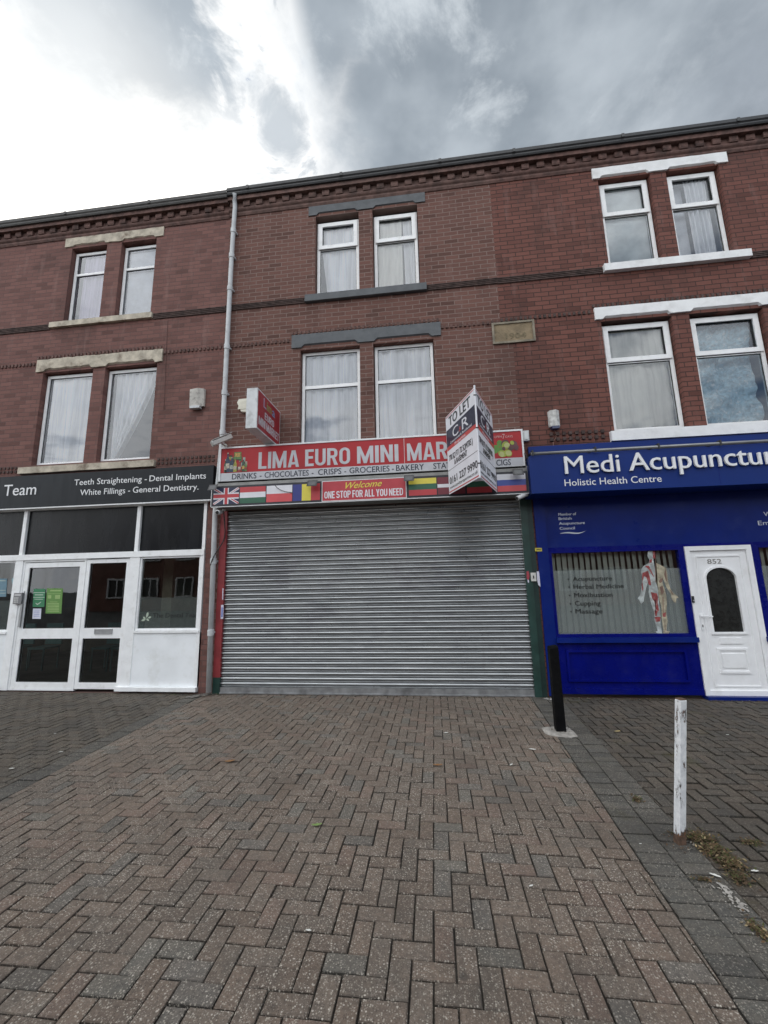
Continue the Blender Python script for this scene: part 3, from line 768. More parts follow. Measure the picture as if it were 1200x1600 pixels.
# door and side light
def shop_leaf(name, x0, x1, z0, z1, st, rail):
    bm = BM(); ring(bm, x0, x1, z0, z1, st, .0, .06, tb=.10)
    box(bm, x0+st+.0005, x1-st-.0005, .001, .059, rail[0], rail[1])
    d = obj(name, bm, SF, bl, bev=.005)
    obj('pane', sheet(x0+st, x1-st, rail[1], z1-st, .03), GLASSD, d); obj('pane', sheet(x0+st, x1-st, z0+.10, rail[0], .03), GLASSD, d)
    for a, b in ((rail[1], z1-st), (z0+.10, rail[0])):
        bm = BM(); ring(bm, x0+st-.003, x1-st+.003, a-.003, b+.003, .013, .016, .028); obj('gasket', bm, GASKET, d)
    return d
bm = BM(); ring(bm, -7.274, -6.04, .02, ZT0-.002, .035, -.005, .08); obj('door_frame', bm, SF, bl, bev=.004)
dd = shop_leaf('door', -7.236, -6.078, .05, 2.165, .085, (.86, 1.03))
ds = shop_leaf('side_light', -6.035, -5.21, .05, ZT0-.02, .065, (.86, 1.03))
GREYM = mat('satin_aluminium', (.42, .43, .44), .35, metal=.6)
fbox(dd, 'handle', -7.205, -7.165, 1.06, 1.45, -.035, -.001, GREYM)
fbox(dd, 'lock', -7.20, -7.18, 1.60, 1.68, -.008, -.0005, GREYM)
a0 = P(148.5, 983); a1 = P(175.5, 990.5)
bm = BM(); ring(bm, a0[0], a1[0], a1[1], a0[1], .012, -.014, -.0005); box(bm, a0[0]+.0125, a1[0]-.0125, -.008, -.001, a1[1]+.0125, a0[1]-.0125); obj('letterbox', bm, GREYM, ds)
# the waiting room behind the glass
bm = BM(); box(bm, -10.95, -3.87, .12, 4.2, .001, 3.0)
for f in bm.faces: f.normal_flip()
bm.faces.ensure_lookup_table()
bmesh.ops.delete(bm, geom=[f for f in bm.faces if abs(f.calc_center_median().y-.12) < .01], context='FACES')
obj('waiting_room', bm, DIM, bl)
bm = BM(); box(bm, -6.9, -5.6, 2.6, 3.1, .002, 1.1); box(bm, -6.95, -5.55, 2.55, 3.15, 1.1005, 1.14); obj('counter', bm, mat('pale_counter', (.32, .32, .30), .6), bl)
bm = BM()
for cx in (-9.2, -8.5, -7.0, -6.55, -5.7, -4.6, -4.15):
    box(bm, cx-.2, cx+.2, 1.6, 2.0, .44, .48); box(bm, cx-.2, cx+.2, 2.005, 2.04, .5, .95)
    for lx in (-.18, .18):
        for ly in (1.62, 1.98): box(bm, cx+lx-.012, cx+lx+.012, ly-.012, ly+.012, .001, .439)
obj('waiting_chairs', bm, mat('chair_fabric', (.05, .12, .12), .8), bl)
bm = BM()
for cx, cz, w_, h_ in ((-9.0, 1.6, .5, .7), (-6.9, 1.75, .35, .5), (-4.75, 1.7, .6, .45), (-5.6, 1.65, .3, .6)): box(bm, cx-w_/2, cx+w_/2, 2.96, 2.99, cz-h_/2, cz+h_/2)
obj('wall_picture', bm, mat('picture_dark', (.03, .04, .045), .5), bl)
bm = BM(); box(bm, -5.2, -5.0, .9, 2.9, .002, 2.4); obj('partition', bm, mat('partition_cream', (.30, .28, .22), .8), bl)
fs = mat('white_vinyl', (.75, .76, .75), .5, var=.03); vd = mat('dark_vinyl', (.012, .014, .013), .5)
lf = mat('pale_green_vinyl', (.42, .50, .40), .5)
F0 = Frame((0, .0265, 0))
bm = BM(); x0, z = P(237, 965.5); x1, _ = P(311, 965.5); write(bm, F0, 'The Dental Team', x0, x1, z, .075, bold=.01, depth=0, n=.001); obj('lettering', bm, vd, wr)
bm = BM(); write(bm, F0, 'The Dental Team', -8.95, -7.62, z, .085, bold=.01, depth=0, n=.001); obj('lettering', bm, vd, wl)
bm = BM()
for px, py, ang, ln in ((228.5, 961, 1.35, .10), (224, 966, 2.35, .075), (232, 965, .35, .07), (229, 968.5, -.55, .07), (222.5, 969, 3.4, .08)):
    x, z = P(px, py); c_, s_ = math.cos(ang), math.sin(ang); w_ = ln*.22
    pts = [(-ln*.5, 0), (-.1*ln, w_), (ln*.25, w_*.8), (ln*.5, 0), (ln*.25, -w_*.8), (-.1*ln, -w_)]
    poly(bm, F0, [(x+a*c_-b*s_, z+a*s_+b*c_) for a, b in pts], n=.001)
obj('leaf_emblem', bm, lf, wr)

# ---------------------------------------------------------------- middle: mini market
bmk = thing('terraced_shop', 'brown brick terraced building with dark grey lintels above the closed metal shutter', 'building', (-1.1, 0, 0))
LW = [(-2.225, -1.135, 3.95, 5.86), (-.895, .165, 3.95, 5.86)]; UW = [(-1.965, -1.13, 6.96, 8.63), (-.868, -.025, 6.96, 8.63)]
SHUT = (-3.46, 1.40, 0, 2.96)
obj('wall', wall_bm([(XB, 1.50, -.02, 6.0), (XB, 1.32, 6.0, 9.24)], LW+UW+[SHUT]), BR_M, bmk)
obj('lintel', lintel_bm(-2.385, .30, 5.905, 6.16, [LW[0][:2], LW[1][:2]], .025, .06), STONE_M, bmk)
obj('lintel', lintel_bm(-2.10, .128, 8.655, 8.855, [UW[0][:2], UW[1][:2]], .02, .05), STONE_M, bmk)
obj('sill', sill_bm(-2.14, .09, 6.79, 6.945, .07), STONE_M, bmk, bev=.006)
obj('sill', sill_bm(-2.4, .32, 3.80, 3.945, .07), STONE_M, bmk, bev=.006)
window(bmk, -2.21, -1.15, 3.955, 5.85, zt=5.175, transom=.06, t=.05, curtains=[(cur(amp=.018, nf=10, seed=11), CUR_W)])
window(bmk, -.88, .15, 3.955, 5.85, zt=5.175, transom=.06, t=.05, curtains=[(cur(amp=.02, nf=7, seed=12, crumple=.025), CUR_W)])
window(bmk, -1.95, -1.145, 6.97, 8.56, zt=7.985, hung=True, curtains=[(cur(amp=.02, nf=4, seed=13, left=lambda t: .02+.16*max(0, t-.35), crumple=.015), CUR_W)])
window(bmk, -.853, -.04, 6.97, 8.56, zt=7.985, hung=True, curtains=[(lambda a, b, c, d: cloth(a, a+(b-a)*.66, c, d, FYD+.085, amp=.014, nf=3, seed=14), CUR_C), (lambda a, b, c, d: cloth(a+(b-a)*.69, b, c, d, FYD+.10, amp=.02, nf=3, seed=15, left=lambda t: .02*t), CUR_W)])
for a, b in ((XB, -2.145), (.095, 1.32)): obj('string_course', bands_bm(a, b, 6.795, 6.915), DARKB, bmk)
for a, b, z in ((XB, -2.40, 6.035), (.31, 1.32, 6.035), (-2.40, .31, 6.175)): obj('dentil_course', dentil_bm(a, b, z, z+.06, .078, .022), MOULD, bmk)
cornice(bmk, XB+.001, 1.32, MOULDM, MOULDM, GUTTER)
roof_part(bmk, XB+.001, 1.399)
# roller shutter
def slats_bm(x0, x1, z0, z1, pitch, y=.02, depth=.021):
    bm = BM(); n = int(round((z1-z0)/pitch)); p = (z1-z0)/n; sg = 9
    for i in range(n):
        a = z0+i*p; prof = [(y+.010, a+.0005)]
        for s in range(5): prof.append((y+.004-.011*math.sin(math.pi*(.1+.8*s/4)), a+.003+p*.22*s/4))      # hooked edge
        prof.append((y+.009, a+p*.22+.006))
        for s in range(sg+1):
            t_ = s/sg; prof.append((y-depth*math.sin(math.pi*(.03+.94*t_))**.85, a+p*.22+.008+(p*.78-.011)*t_))
        prof.append((y+.010, a+p-.0005))
        js = random.uniform(-.0015, .0015)
        xs = [x0+(x1-x0)*q/10 for q in range(11)]
        rows = []
        for x in xs:
            jj = js+.0018*math.sin(x*1.9+i*.7)+.001*math.sin(x*5.3+i*2.1)
            rows.append([bm.verts.new((x, yy+jj, zz)) for yy, zz in prof])
        for r0, r1 in zip(rows, rows[1:]):
            for q in range(len(prof)-1): bm.faces.new((r0[q], r1[q], r1[q+1], r0[q+1]))
    return fix(bm)
GALV = shutter_mat()
sh = obj('roller_shutter', slats_bm(-3.458, 1.398, .10, 2.955, .0768), GALV, bmk, smooth=True)
bm = BM(); box(bm, -3.457, 1.397, -.012, .03, .005, .098); box(bm, -3.457, 1.397, -.03, -.0125, .005, .022); obj('bottom_rail', bm, mat('dull_galvanised', (.36, .37, .38), .45, metal=.7, var=.2, vscale=8, dirt=(.14, .14, .14), damt=.6), sh, bev=.003)
bm = BM(); rnd = random.Random(5)
FSH = Frame((0, -.0105, 0))
for px, py in ((632, 868), (566, 1042), (402, 1052)):
    pass
RED = mat('red_paint', (.26, .035, .04), .5, var=.15, dirt=(.09, .03, .03), damt=.5)
GREEN = mat('dark_green_paint', (.018, .05, .042), .4, var=.2, dirt=(.05, .07, .06), damt=.3)
GREEN2 = mat('darker_green_paint', (.010, .030, .027), .45, var=.2)
bm = BM(); box(bm, -3.575, -3.459, -.03, .05, .25, 2.95); obj('shutter_guide', bm, RED, bmk, bev=.006)
bm = BM(); box(bm, -3.575, -3.459, -.03, .05, .0, .249); obj('guide_foot', bm, GREEN, bmk, bev=.006)
bm = BM(); box(bm, 1.399, 1.50, -.03, .05, .0, 2.95); obj('shutter_guide', bm, GREEN, bmk, bev=.006)
bm = BM(); box(bm, 1.501, 1.578, -.015, .05, .0, 3.3); obj('pilaster', bm, GREEN2, bmk, bev=.006)
bm = BM(); box(bm, -3.50, 1.49, -.33, -.002, 2.965, 3.40); obj('shutter_box', bm, mat('dull_steel_box', (.26, .26, .25), .55, metal=.3, var=.15, dirt=(.12, .11, .1), damt=.5), bmk, bev=.004)

# ---------------------------------------------------------------- right: acupuncture clinic
br_ = thing('terraced_shop', 'red brick terraced building with white painted lintels above a blue shopfront and white door', 'building', (4.4, 0, 0))
LWR = [(2.945, 4.045, 3.985, 5.90), (4.305, 5.40, 3.985, 5.90)]; UWR = [(3.185, 4.05, 6.95, 8.66), (4.31, 5.16, 6.95, 8.66)]
SHOPR = (1.60, 7.3, 0, 2.98)
obj('wall', wall_bm([(1.50, XD, -.02, 6.0), (1.32, XD, 6.0, 9.24)], LWR+UWR+[SHOPR], ends=(XD,)), BR_R, br_)
obj('lintel', lintel_bm(2.85, 5.52, 5.93, 6.145, [LWR[0][:2], LWR[1][:2]], .035, .05, rough=.008), STONE_R, br_)
obj('lintel', lintel_bm(3.09, 5.30, 8.675, 8.88, [UWR[0][:2], UWR[1][:2]], .03, .045, rough=.008), STONE_R, br_)
obj('sill', sill_bm(2.86, 5.55, 3.80, 3.975, .08, rough=.004), STONE_R, br_)
obj('sill', sill_bm(3.075, 5.345, 6.79, 6.935, .08, rough=.004), STONE_R, br_)
window(br_, 2.965, 4.03, 3.99, 5.87, zt=5.20, hung=True, transom=.06, curtains=[(cur(amp=.022, nf=5, seed=21, crumple=.03, hem=.03), CUR_C)])
window(br_, 4.325, 5.385, 3.99, 5.87, zt=5.20, hung=True, transom=.06, curtains=[(lambda a, b, c, d: cloth(a, b, c, d, FYD+.17, amp=.008, nf=2, seed=22, crumple=.085, right=lambda t: .02+.12*max(0, t-.2)*(1-t)), CUR_B)])
window(br_, 3.205, 4.035, 6.955, 8.64, zt=7.98, hung=True, curtains=[(cur(amp=.004, nf=2, seed=23), mat('grey_blind', (.58, .63, .63), .8, var=.15, vscale=2.5))])
window(br_, 4.33, 5.145, 6.955, 8.64, zt=7.98, hung=True, curtains=[(lambda a, b, c, d: cloth(a+.28, b-.06, c, d, FYD+.085, amp=.03, nf=7, seed=24), CUR_W), (lambda a, b, c, d: cloth(a, a+.30, c, d, FYD+.19, amp=.008, nf=2, seed=25), CUR_G)])
for a, b in ((1.321, 3.07), (5.35, XD)): obj('string_course', bands_bm(a, b, 6.785, 6.91), DARKB, br_)
for a, b, z in ((1.321, 2.83, 6.06), (5.53, XD, 6.06), (2.83, 5.53, 6.165)): obj('dentil_course', dentil_bm(a, b, z, z+.055, .078, .022), DARKB, br_)
for z in (3.87, 3.96): obj('dentil_course', dentil_bm(1.95, 2.83, z, z+.055, .10, .03), DARKB, br_)
cornice(br_, 1.321, XD, MOULD, MOULD, GUTTER)
roof_part(br_, 1.401, XD)
ds_ = obj('date_stone', fix((lambda b: (box(b, 1.175, 1.86, -.012, .01, 5.655, 6.03), b)[1])(BM())), mat('date_stone', (.24, .185, .115), .9, var=.22, vscale=5, dirt=(.065, .058, .045), dscale=3.2, damt=.95, bump=.006), br_)
bm = BM(); ring(bm, 1.165, 1.87, 5.645, 6.04, .035, -.03, -.0125); obj('stone_rim', bm, mat('stone_rim', (.24, .21, .16), .9, var=.25, dirt=(.07, .06, .05), damt=.8), ds_, bev=.006)
bm = BM(); write(bm, Frame((0, -.0125, 0)), '1904', 1.385, 1.72, 5.725, .10, bold=.01, depth=.003, n=.0005); obj('carved_date', bm, mat('stone_shadow', (.165, .135, .082), .9, dirt=(.08, .07, .055), dscale=8, damt=.9), ds_)

BLUE = mat('blue_gloss_paint', (.003, .016, .155), .34, spec=.2, var=.10, vscale=2.2, dirt=(.016, .032, .17), dscale=3.5, damt=.55, bump=.0006, bscale=25)
BLUED = mat('deep_blue_gloss_paint', (.0012, .0045, .145), .28, spec=.2, var=.12, vscale=2.2, dirt=(.010, .014, .15), dscale=5, damt=.5, bump=.0008, bscale=18)
fbox(br_, 'pilaster', 1.601, 1.765, .02, 2.98, -.03, .06, BLUE, bev=.006)
fbox(br_, 'fascia_panel', 1.766, 7.2, 2.165, 2.98, .015, .06, BLUE, bev=.003)
fbox(br_, 'head_rail', 1.766, 7.2, 2.125, 2.164, -.01, .07, BLUED, bev=.004)
def blue_window(x0, x1):
    bm = BM(); ring(bm, x0, x1, .835, 2.124, .045, -.012, .07); w = obj('window', bm, BLUED, br_, bev=.004)
    obj('pane', sheet(x0+.045, x1-.045, .88, 2.079, .03), GLASSD, w)
    bm = BM(); n = int((x1-x0)/.088)
    for i in range(n):
        xx = x0+.05+(x1-x0-.1)*i/n; a_ = .55+random.uniform(-.08, .08)
        c_, s_ = .043*math.cos(a_), .043*math.sin(a_)
        sx_ = xx+.044
        bm.faces.new([bm.verts.new(q) for q in ((sx_-c_, .13-s_, .89), (sx_+c_, .13+s_, .89), (sx_+c_, .13+s_, 2.08), (sx_-c_, .13-s_, 2.08))])
    obj('blind', bm, mat('vertical_blind', (.62, .61, .57), .8, var=.1), w)
    bm = BM(); box(bm, x0, x1, .14, 2.2, .5, 2.3)
    for f in bm.faces: f.normal_flip()
    bmesh.ops.delete(bm, geom=[f for f in bm.faces if abs(f.calc_center_median().y-.14) < .01], context='FACES'); obj('room', bm, DIM, w)
    return w
bw1 = blue_window(1.766, 3.665); bw2 = blue_window(4.66, 7.0)
obj('film', sheet(1.811, 3.62, .88, P(900, 891)[1], .0275), FROST, bw1)
obj('film', sheet(4.705, 6.95, .88, P(900, 891)[1], .0275), FROST, bw2)
for a, b in ((1.766, 3.69), (4.60, 7.1)):
    fbox(br_, 'sill', a-.01, b, .765, .833, -.085, .07, BLUE, bev=.008)
    sr = fbox(br_, 'stall_riser', a, b-.01, .06, .764, -.01, .06, BLUED, bev=0)
    bm = BM(); ring(bm, a+.12, b-.16, .22, .66, .034, -.042, -.0105); obj('moulding', bm, BLUED, sr, bev=.008)
    bm = BM(); box(bm, a, b-.012, -.05, -.0105, .055, .125); obj('skirting', bm, BLUED, sr, bev=.012)
fbox(br_, 'post', 3.666, 3.70, .02, 2.124, -.012, .07, BLUED)
fbox(br_, 'post', 4.60, 4.658, .02, 2.124, -.012, .07, BLUED)
fbox(br_, 'threshold', 3.69, 4.66, .0, .045, -.10, .05, BLUE, bev=.006)
# white panelled door
DW = mat('white_door', (.88, .89, .90), .35, var=.03, dirt=(.6, .6, .57), dscale=5, damt=.25)
bm = BM(); ring(bm, 3.702, 4.598, .046, 2.123, .065, -.03, .06); obj('door_frame', bm, DW, br_, bev=.006)
DX0, DX1, DZ0, DZ1 = 3.772, 4.528, .065, 2.055
def arch(x0, x1, z0, z1, seg=14):
    r_ = (x1-x0)/2; cx = (x0+x1)/2; zc = z1-r_*.78
    return [(x0, z0), (x1, z0)]+[(cx+r_*math.cos(math.pi*i/seg), zc+r_*.78*math.sin(math.pi*i/seg)) for i in range(seg+1)]
gx0, gx1, gz0, gz1 = 3.945, 4.345, .895, 1.80
ap = arch(gx0, gx1, gz0, gz1)
bm = BM()
dr_ = None
# door slab with an arched opening: outline and opening bridged into quads
outl = []
for (x, z) in ap:
    cx, cz = (gx0+gx1)/2, 1.35
    dx, dz = x-cx, z-cz
    s_ = min(abs(((DX1 if dx > 0 else DX0)-cx)/dx) if abs(dx) > 1e-6 else 9e9, abs(((DZ1 if dz > 0 else DZ0)-cz)/dz) if abs(dz) > 1e-6 else 9e9)
    outl.append((cx+dx*s_, cz+dz*s_))
def loopverts(pts, y): return [bm.verts.new((x, y, z)) for x, z in pts]
outl[0] = (DX0, DZ0); outl[1] = (DX1, DZ0)
A_, B_ = loopverts(outl, .0), loopverts(ap, .0); A2, B2 = loopverts(outl, .045), loopverts(ap, .045)
n = len(ap)
for i in range(n):
    j = (i+1) % n
    bm.faces.new((A_[i], A_[j], B_[j], B_[i])); bm.faces.new((B_[i], B_[j], B2[j], B2[i])); bm.faces.new((A_[j], A_[i], A2[i], A2[j]))
# corners of the slab cut off by the ray-cast outline
for (cx, cz) in ((DX0, DZ0), (DX1, DZ0), (DX1, DZ1), (DX0, DZ1)):
    best = None
    for i in range(n):
        j = (i+1) % n; p, q = outl[i], outl[j]
        if (abs(p[0]-cx) < 1e-5 and abs(q[1]-cz) < 1e-5) or (abs(p[1]-cz) < 1e-5 and abs(q[0]-cx) < 1e-5):
            bm.faces.new([bm.verts.new((w[0], 0, w[1])) for w in (p, (cx, cz), q)])
door = obj('door', fix(bm), DW, br_)
bm = BM(); o2 = arch(gx0-.035, gx1+.035, gz0-.035, gz1+.03)
def ringpoly(bm, outer, inner, y0, y1):
    n = len(outer); L = [[bm.verts.new((x, y, z)) for x, z in pl] for pl, y in ((outer, y0), (inner, y0), (outer, y1), (inner, y1))]
    for i in range(n):
        j = (i+1) % n
        bm.faces.new((L[0][i], L[0][j], L[1][j], L[1][i])); bm.faces.new((L[1][i], L[1][j], L[3][j], L[3][i])); bm.faces.new((L[0][j], L[0][i], L[2][i], L[2][j]))
ringpoly(bm, o2, ap, -.02, -.0005); obj('glazing_bead', fix(bm), DW, door, bev=.004)
bm = BM(); bm.faces.new([bm.verts.new((x, .02, z)) for x, z in ap]); obj('pane', bm, mat('dark_obscure_glass', (.016, .017, .016), .12, var=.4, vscale=14, bump=.004, bscale=60), door)
bm = BM(); ring(bm, DX0+.075, DX1-.075, DZ0+.09, DZ1-.075, .018, -.011, -.0005); obj('moulding', bm, DW, door, bev=.005)
bm = BM(); ring(bm, 3.945, 4.345, .335, .675, .03, -.016, -.0005); obj('moulding', bm, DW, door, bev=.008)
bm = BM(); box(bm, 4.0, 4.29, -.012, -.0005, .41, .60); obj('raised_panel', bm, DW, door, bev=.008)
bm = BM(); box(bm, 4.0, 4.29, -.014, -.0005, .735, .815); obj('letterbox', bm, DW, door, bev=.006)
bm = BM(); box(bm, 3.782, 3.825, -.012, -.0005, .93, 1.15); tube(bm, [(3.803, -.013, 1.12), (3.803, -.05, 1.12), (3.81, -.055, 1.12), (3.93, -.055, 1.115)], .009, 8); obj('handle', bm, DW, door, bev=0)
bm = BM(); box(bm, 3.797, 3.81, -.0145, -.0125, .965, 1.0); obj('keyhole', bm, GASKET, door)
bm = BM(); x0, z = P(1105.5, 881); x1, _ = P(1127.5, 881); write(bm, Frame((0, -.0005, 0)), '852', x0, x1, z, .068, bold=-.005, depth=.004, n=.0005); obj('house_number', bm, mat('grey_numeral', (.30, .29, .27), .4, metal=.4), door)
# lettering and figure on the clinic's glass
F1 = Frame((0, .0265, 0))
bm = BM()
for s_, py, px1 in (('Acupuncture', 908, 958), ('Herbal Medicine', 920.5, 976.5), ('Moxibustion', 933.5, 959), ('Cupping', 946.5, 940), ('Massage', 959, 943)):
    off = (py-908)*.095
    x0, z = P(896+off*.9, py); x1, _ = P(px1, py); write(bm, F1, s_, x0, x1, z, .066, bold=.03, depth=0, n=.001)
    xd, zd = P(889+off*.9, py-3); disc(bm, F1, xd, zd, .013, n=.001)
obj('lettering', bm, vd, bw1)
SK = [mat('figure_bone', (.40, .36, .26), .5, var=.35, vscale=14, dirt=(.16, .12, .08), dscale=18, damt=.7), mat('figure_white', (.42, .46, .45), .5, var=.35, vscale=14, dirt=(.20, .13, .12), dscale=16, damt=.6), mat('figure_red', (.27, .05, .05), .5, var=.4, vscale=25, dirt=(.38, .30, .28), dscale=20, damt=.6), mat('figure_brown', (.20, .12, .09), .5, var=.2)]
bm = BM()
def figp(pts, n, mi): poly(bm, F1, [P(960+x/8, 850+y/8, .0265) for x, y in pts], n=n, mi=mi)
# right half (bones), left half (muscle), drawn from the waist up and down
figp([(512,70),(480,75),(475,110),(490,180),(520,235),(600,275),(645,300),(660,370),(665,450),(700,560),(735,610),(790,655),(800,672),(775,675),(770,735),(740,725),(715,680),(705,630),(650,540),(612,440),(605,410),(600,480),(625,560),(650,650),(655,760),(648,880),(665,960),(650,1085),(690,1090),(680,1115),(640,1145),(612,1135),(612,1070),(595,960),(590,880),(585,790),(560,690),(545,560),(520,480),(505,300)], .001, 0)
figp([(512,70),(460,72),(418,95),(412,150),(435,200),(430,235),(370,270),(335,310),(335,370),(350,430),(340,520),(330,600),(320,640),(290,680),(310,700),(335,750),(365,720),(378,630),(395,560),(420,470),(432,520),(428,600),(445,700),(480,810),(500,870),(500,950),(540,1085),(515,1095),(540,1130),(590,1145),(597,1120),(575,1000),(575,880),(560,760),(550,680),(545,560),(530,480),(512,300)], .001, 1)
for pts in ([(350,360),(420,335),(440,400),(460,520),(430,510),(400,420),(370,400),(350,480),(345,420)], [(455,600),(530,620),(545,660),(540,740),(560,840),(520,820),(500,720),(470,680)], [(340,500),(352,470),(360,560),(345,590)], [(500,910),(575,910),(570,968),(520,975)], [(478,80),(512,76),(520,130),(510,185),(482,180)], [(440,195),(470,190),(465,235),(435,235)], [(500,830),(540,830),(530,900),(508,900)], [(600,870),(645,850),(640,910),(608,910)], [(380,275),(430,270),(470,350),(500,420),(480,400),(430,320)]): figp(pts, .002, 2)
for pts in ([(508,80),(516,80),(520,480),(512,480)], [(555,470),(575,430),(605,430),(600,470),(570,490)], [(565,540),(600,520),(620,600),(590,640)], [(600,660),(612,660),(615,860),(606,860)], [(625,960),(632,960),(640,1080),(630,1080)], [(620,380),(640,300),(648,380),(660,470),(645,460)], [(505,700),(515,700),(520,860),(510,860)], [(690,560),(720,600),(740,640),(720,630)]): figp(pts, .002, 3)
obj('anatomy_picture', bm, SK, bw1)
# panel lettering
F2 = Frame((0, .0145, 0)); bm = BM(); bw = mat('white_panel_lettering', (.62, .66, .72), .5)
for s_, px0, px1, py, cap in (('Member of', 873, 901, 805.5, .034), ('British', 873.3, 894, 812.3, .034), ('Acupuncture', 874, 914.5, 819.8, .034), ('Council', 875, 899, 827.5, .034)):
    x0, z = P(px0, py); x1, _ = P(px1, py); write(bm, F2, s_, x0, x1, z, cap+.006, bold=.03, depth=.001, n=.001)
sw = []
for i in range(13):
    t_ = i/12; x, z = P(876+40*t_, 833-1.5*math.sin(t_*6.0)-4.5*t_*t_); sw.append((x, z, .022*math.sin(math.pi*min(1, .08+t_*.92))))
poly(bm, F2, [(x, z) for x, z, w_ in sw]+[(x, z-w_) for x, z, w_ in reversed(sw)], n=.001)
x0, z = P(1186, 820.5); write(bm, F2, 'Email:', x0, x0+.30, z, .065, bold=.0, depth=.001, n=.001)
x0, z = P(1195, 806.5); write(bm, F2, 'Web:', x0, x0+.22, z, .065, bold=.0, depth=.001, n=.001)
obj('lettering', bm, bw, br_)

# ================================================================== SIGNS
ALU = mat('white_aluminium_frame', (.66, .67, .68), .4, metal=.2, var=.08, dirt=(.4, .39, .36), dscale=6, damt=.4)
# --- dental fascia
YF = -.12
x0, x1, z0, z1 = -11., xat(-3.77, YF), zat(3.185, YF), zat(3.797, YF)
sg = thing('shop_sign', 'charcoal fascia sign with white lettering over the dental shopfront', 'sign', ((x0+x1)/2, YF, z0))
DG = mat('charcoal_sign', (.016, .019, .023), .5, spec=.22, var=.1, vscale=1.5, dirt=(.026, .029, .032), damt=.4, stretch=(3, 1, .5))
fbox(sg, 'sign_board', x0, x1, z0, z1, YF, -.002, DG, bev=.004)
fbox(sg, 'trim', x0, x1, z0-.022, z0-.001, YF+.004, -.002, SF, bev=.003)
F = Frame((0, YF, 0)); LW_ = mat('white_lettering', (.78, .79, .80), .5, var=.03)
bm = BM()
def wpx(fr, Y, s_, pa, pb, cap, **kw):
    a = P(pa[0], pa[1], Y); b = P(pb[0], pb[1], Y)
    write(bm, fr, s_, a[0], b[0], a[1] if pa[1] != pb[1] else a[1], cap, **kw)
for s_, pa, pb in (('Teeth Straightening', (116, 757), (221.5, 752)), ('-', (226, 752.3), (229.3, 752)), ('Dental Implants', (233.5, 751), (321.8, 747.5)), ('White Fillings', (125, 773.5), (195.5, 770)), ('-', (200, 770.5), (203.2, 770)), ('General Dentistry.', (207.5, 769.8), (310, 766.6))):
    zz = zat(3.560, YF) if pa[1] < 760 else zat(3.365, YF)
    a = P(*pa, YF)[0]; b = P(*pb, YF)[0]
    cap = .105
    if s_ == '-': write(bm, F, s_, a, b, zz, cap, depth=.002)
    else: write(bm, F, s_, a, b, zz, cap, bold=-.006, depth=.002)
xe, ze = P(56, 772.5, YF)
write(bm, F, 'The Dental Team', 0, xe, ze, .205, bold=-.008, depth=.004, keep='R')
obj('lettering', bm, LW_, sg)

# --- mini market fascia
YM = -.32
kx = (DIST+YM)/DIST
x0, x1 = -3.665*kx, 1.535*kx; z0, z1 = zat(3.455, YM), zat(4.11, YM)
sg = thing('shop_sign', 'long red and white framed fascia sign over the metal shutter', 'sign', ((x0+x1)/2, YM, z0))
REDS = mat('faded_red_vinyl', (.40, .030, .036), .45, spec=.25, var=.10, vscale=1.6, dirt=(.30, .042, .046), damt=.4)
GRYS = mat('pale_grey_vinyl', (.50, .51, .54), .45, var=.06)
DKL = mat('navy_lettering', (.025, .03, .05), .5)
bm = BM(); box(bm, x0+.02, x1-.02, YM+.02, -.003, z0+.02, z1-.02); obj('sign_box', bm, GREYM, sg)
bm = BM(); ring(bm, x0, x1, z0, z1, .026, YM-.010, YM+.0195); obj('sign_frame', bm, ALU, sg, bev=.004)
zs = z0+.026+(z1-z0-.052)*.255
bm = BM(); box(bm, x0+.0265, x1-.0265, YM, YM+.0195, zs, z1-.0265); pnl = obj('red_panel', bm, REDS, sg)
bm = BM(); box(bm, x0+.0265, x1-.0265, YM, YM+.0195, z0+.0265, zs-.0005); obj('grey_strip', bm, GRYS, sg)
bm = BM()
for px, py in ((631.5, 700),): 
    xx = P(px, py, YM)[0]; box(bm, xx-.003, xx+.003, YM-.002, YM-.0003, z0+.027, z1-.027)
obj('panel_joint', bm, GREYM, sg)
F = Frame((0, YM, 0)); bm = BM()
zb = P(520, 726.5, YM)[1]; cap = .285
for s_, a, b, sp in (('LIMA', 404, 467.5, .92), ('EURO', 476.8, 547, .92), ('MINI', 558, 622.7, .92), ('MARKET', 636.5, 757, .92)):
    heavy(bm, F, s_, P(a, 720, YM)[0], P(b, 715, YM)[0], zb, cap)
obj('lettering', bm, GRYS, sg)
bm = BM(); zb = z0+.026+.032
for s_, a, b in (('DRINKS', 362.7, 401), ('-', 406, 409), ('CHOCOLATES', 413.5, 482.5), ('-', 487, 490), ('CRISPS', 497, 533.5), ('-', 538, 541), ('GROCERIES', 546, 609), ('-', 612.5, 615.5), ('BAKERY', 619, 663), ('STATIONERY', 677.5, 748), ('-', 753, 756), ('CIGS', 776.6, 799.6)):
    write(bm, F, s_, P(a, 740, YM)[0], P(b, 740, YM)[0], zb, .092, bold=.018, depth=.001)
obj('lettering', bm, DKL, sg)
bm = BM()
xa, za = P(772, 684.5, YM); xb_, _ = P(784, 684, YM); write(bm, F, 'OPEN', xa, xb_, za, .035, depth=.001)
xa, za = P(785, 685.5, YM); xb_, _ = P(789, 684, YM); write(bm, F, '7', xa, xb_, za, .075, depth=.001)
xa, za = P(790, 684, YM); xb_, _ = P(801, 683, YM); write(bm, F, 'DAYS', xa, xb_, za, .035, depth=.001)
obj('lettering', bm, mat('pale_pink_lettering', (.62, .40, .38), .5), sg)
cols = [(.035,.075,.045),(.03,.05,.09),(.42,.38,.30),(.30,.28,.05),(.05,.035,.03),(.28,.05,.04),(.10,.20,.06),(.45,.30,.08),(.30,.33,.30)]
GM = [mat('grocery_colour', c, .5, var=.35, vscale=40) for c in cols]
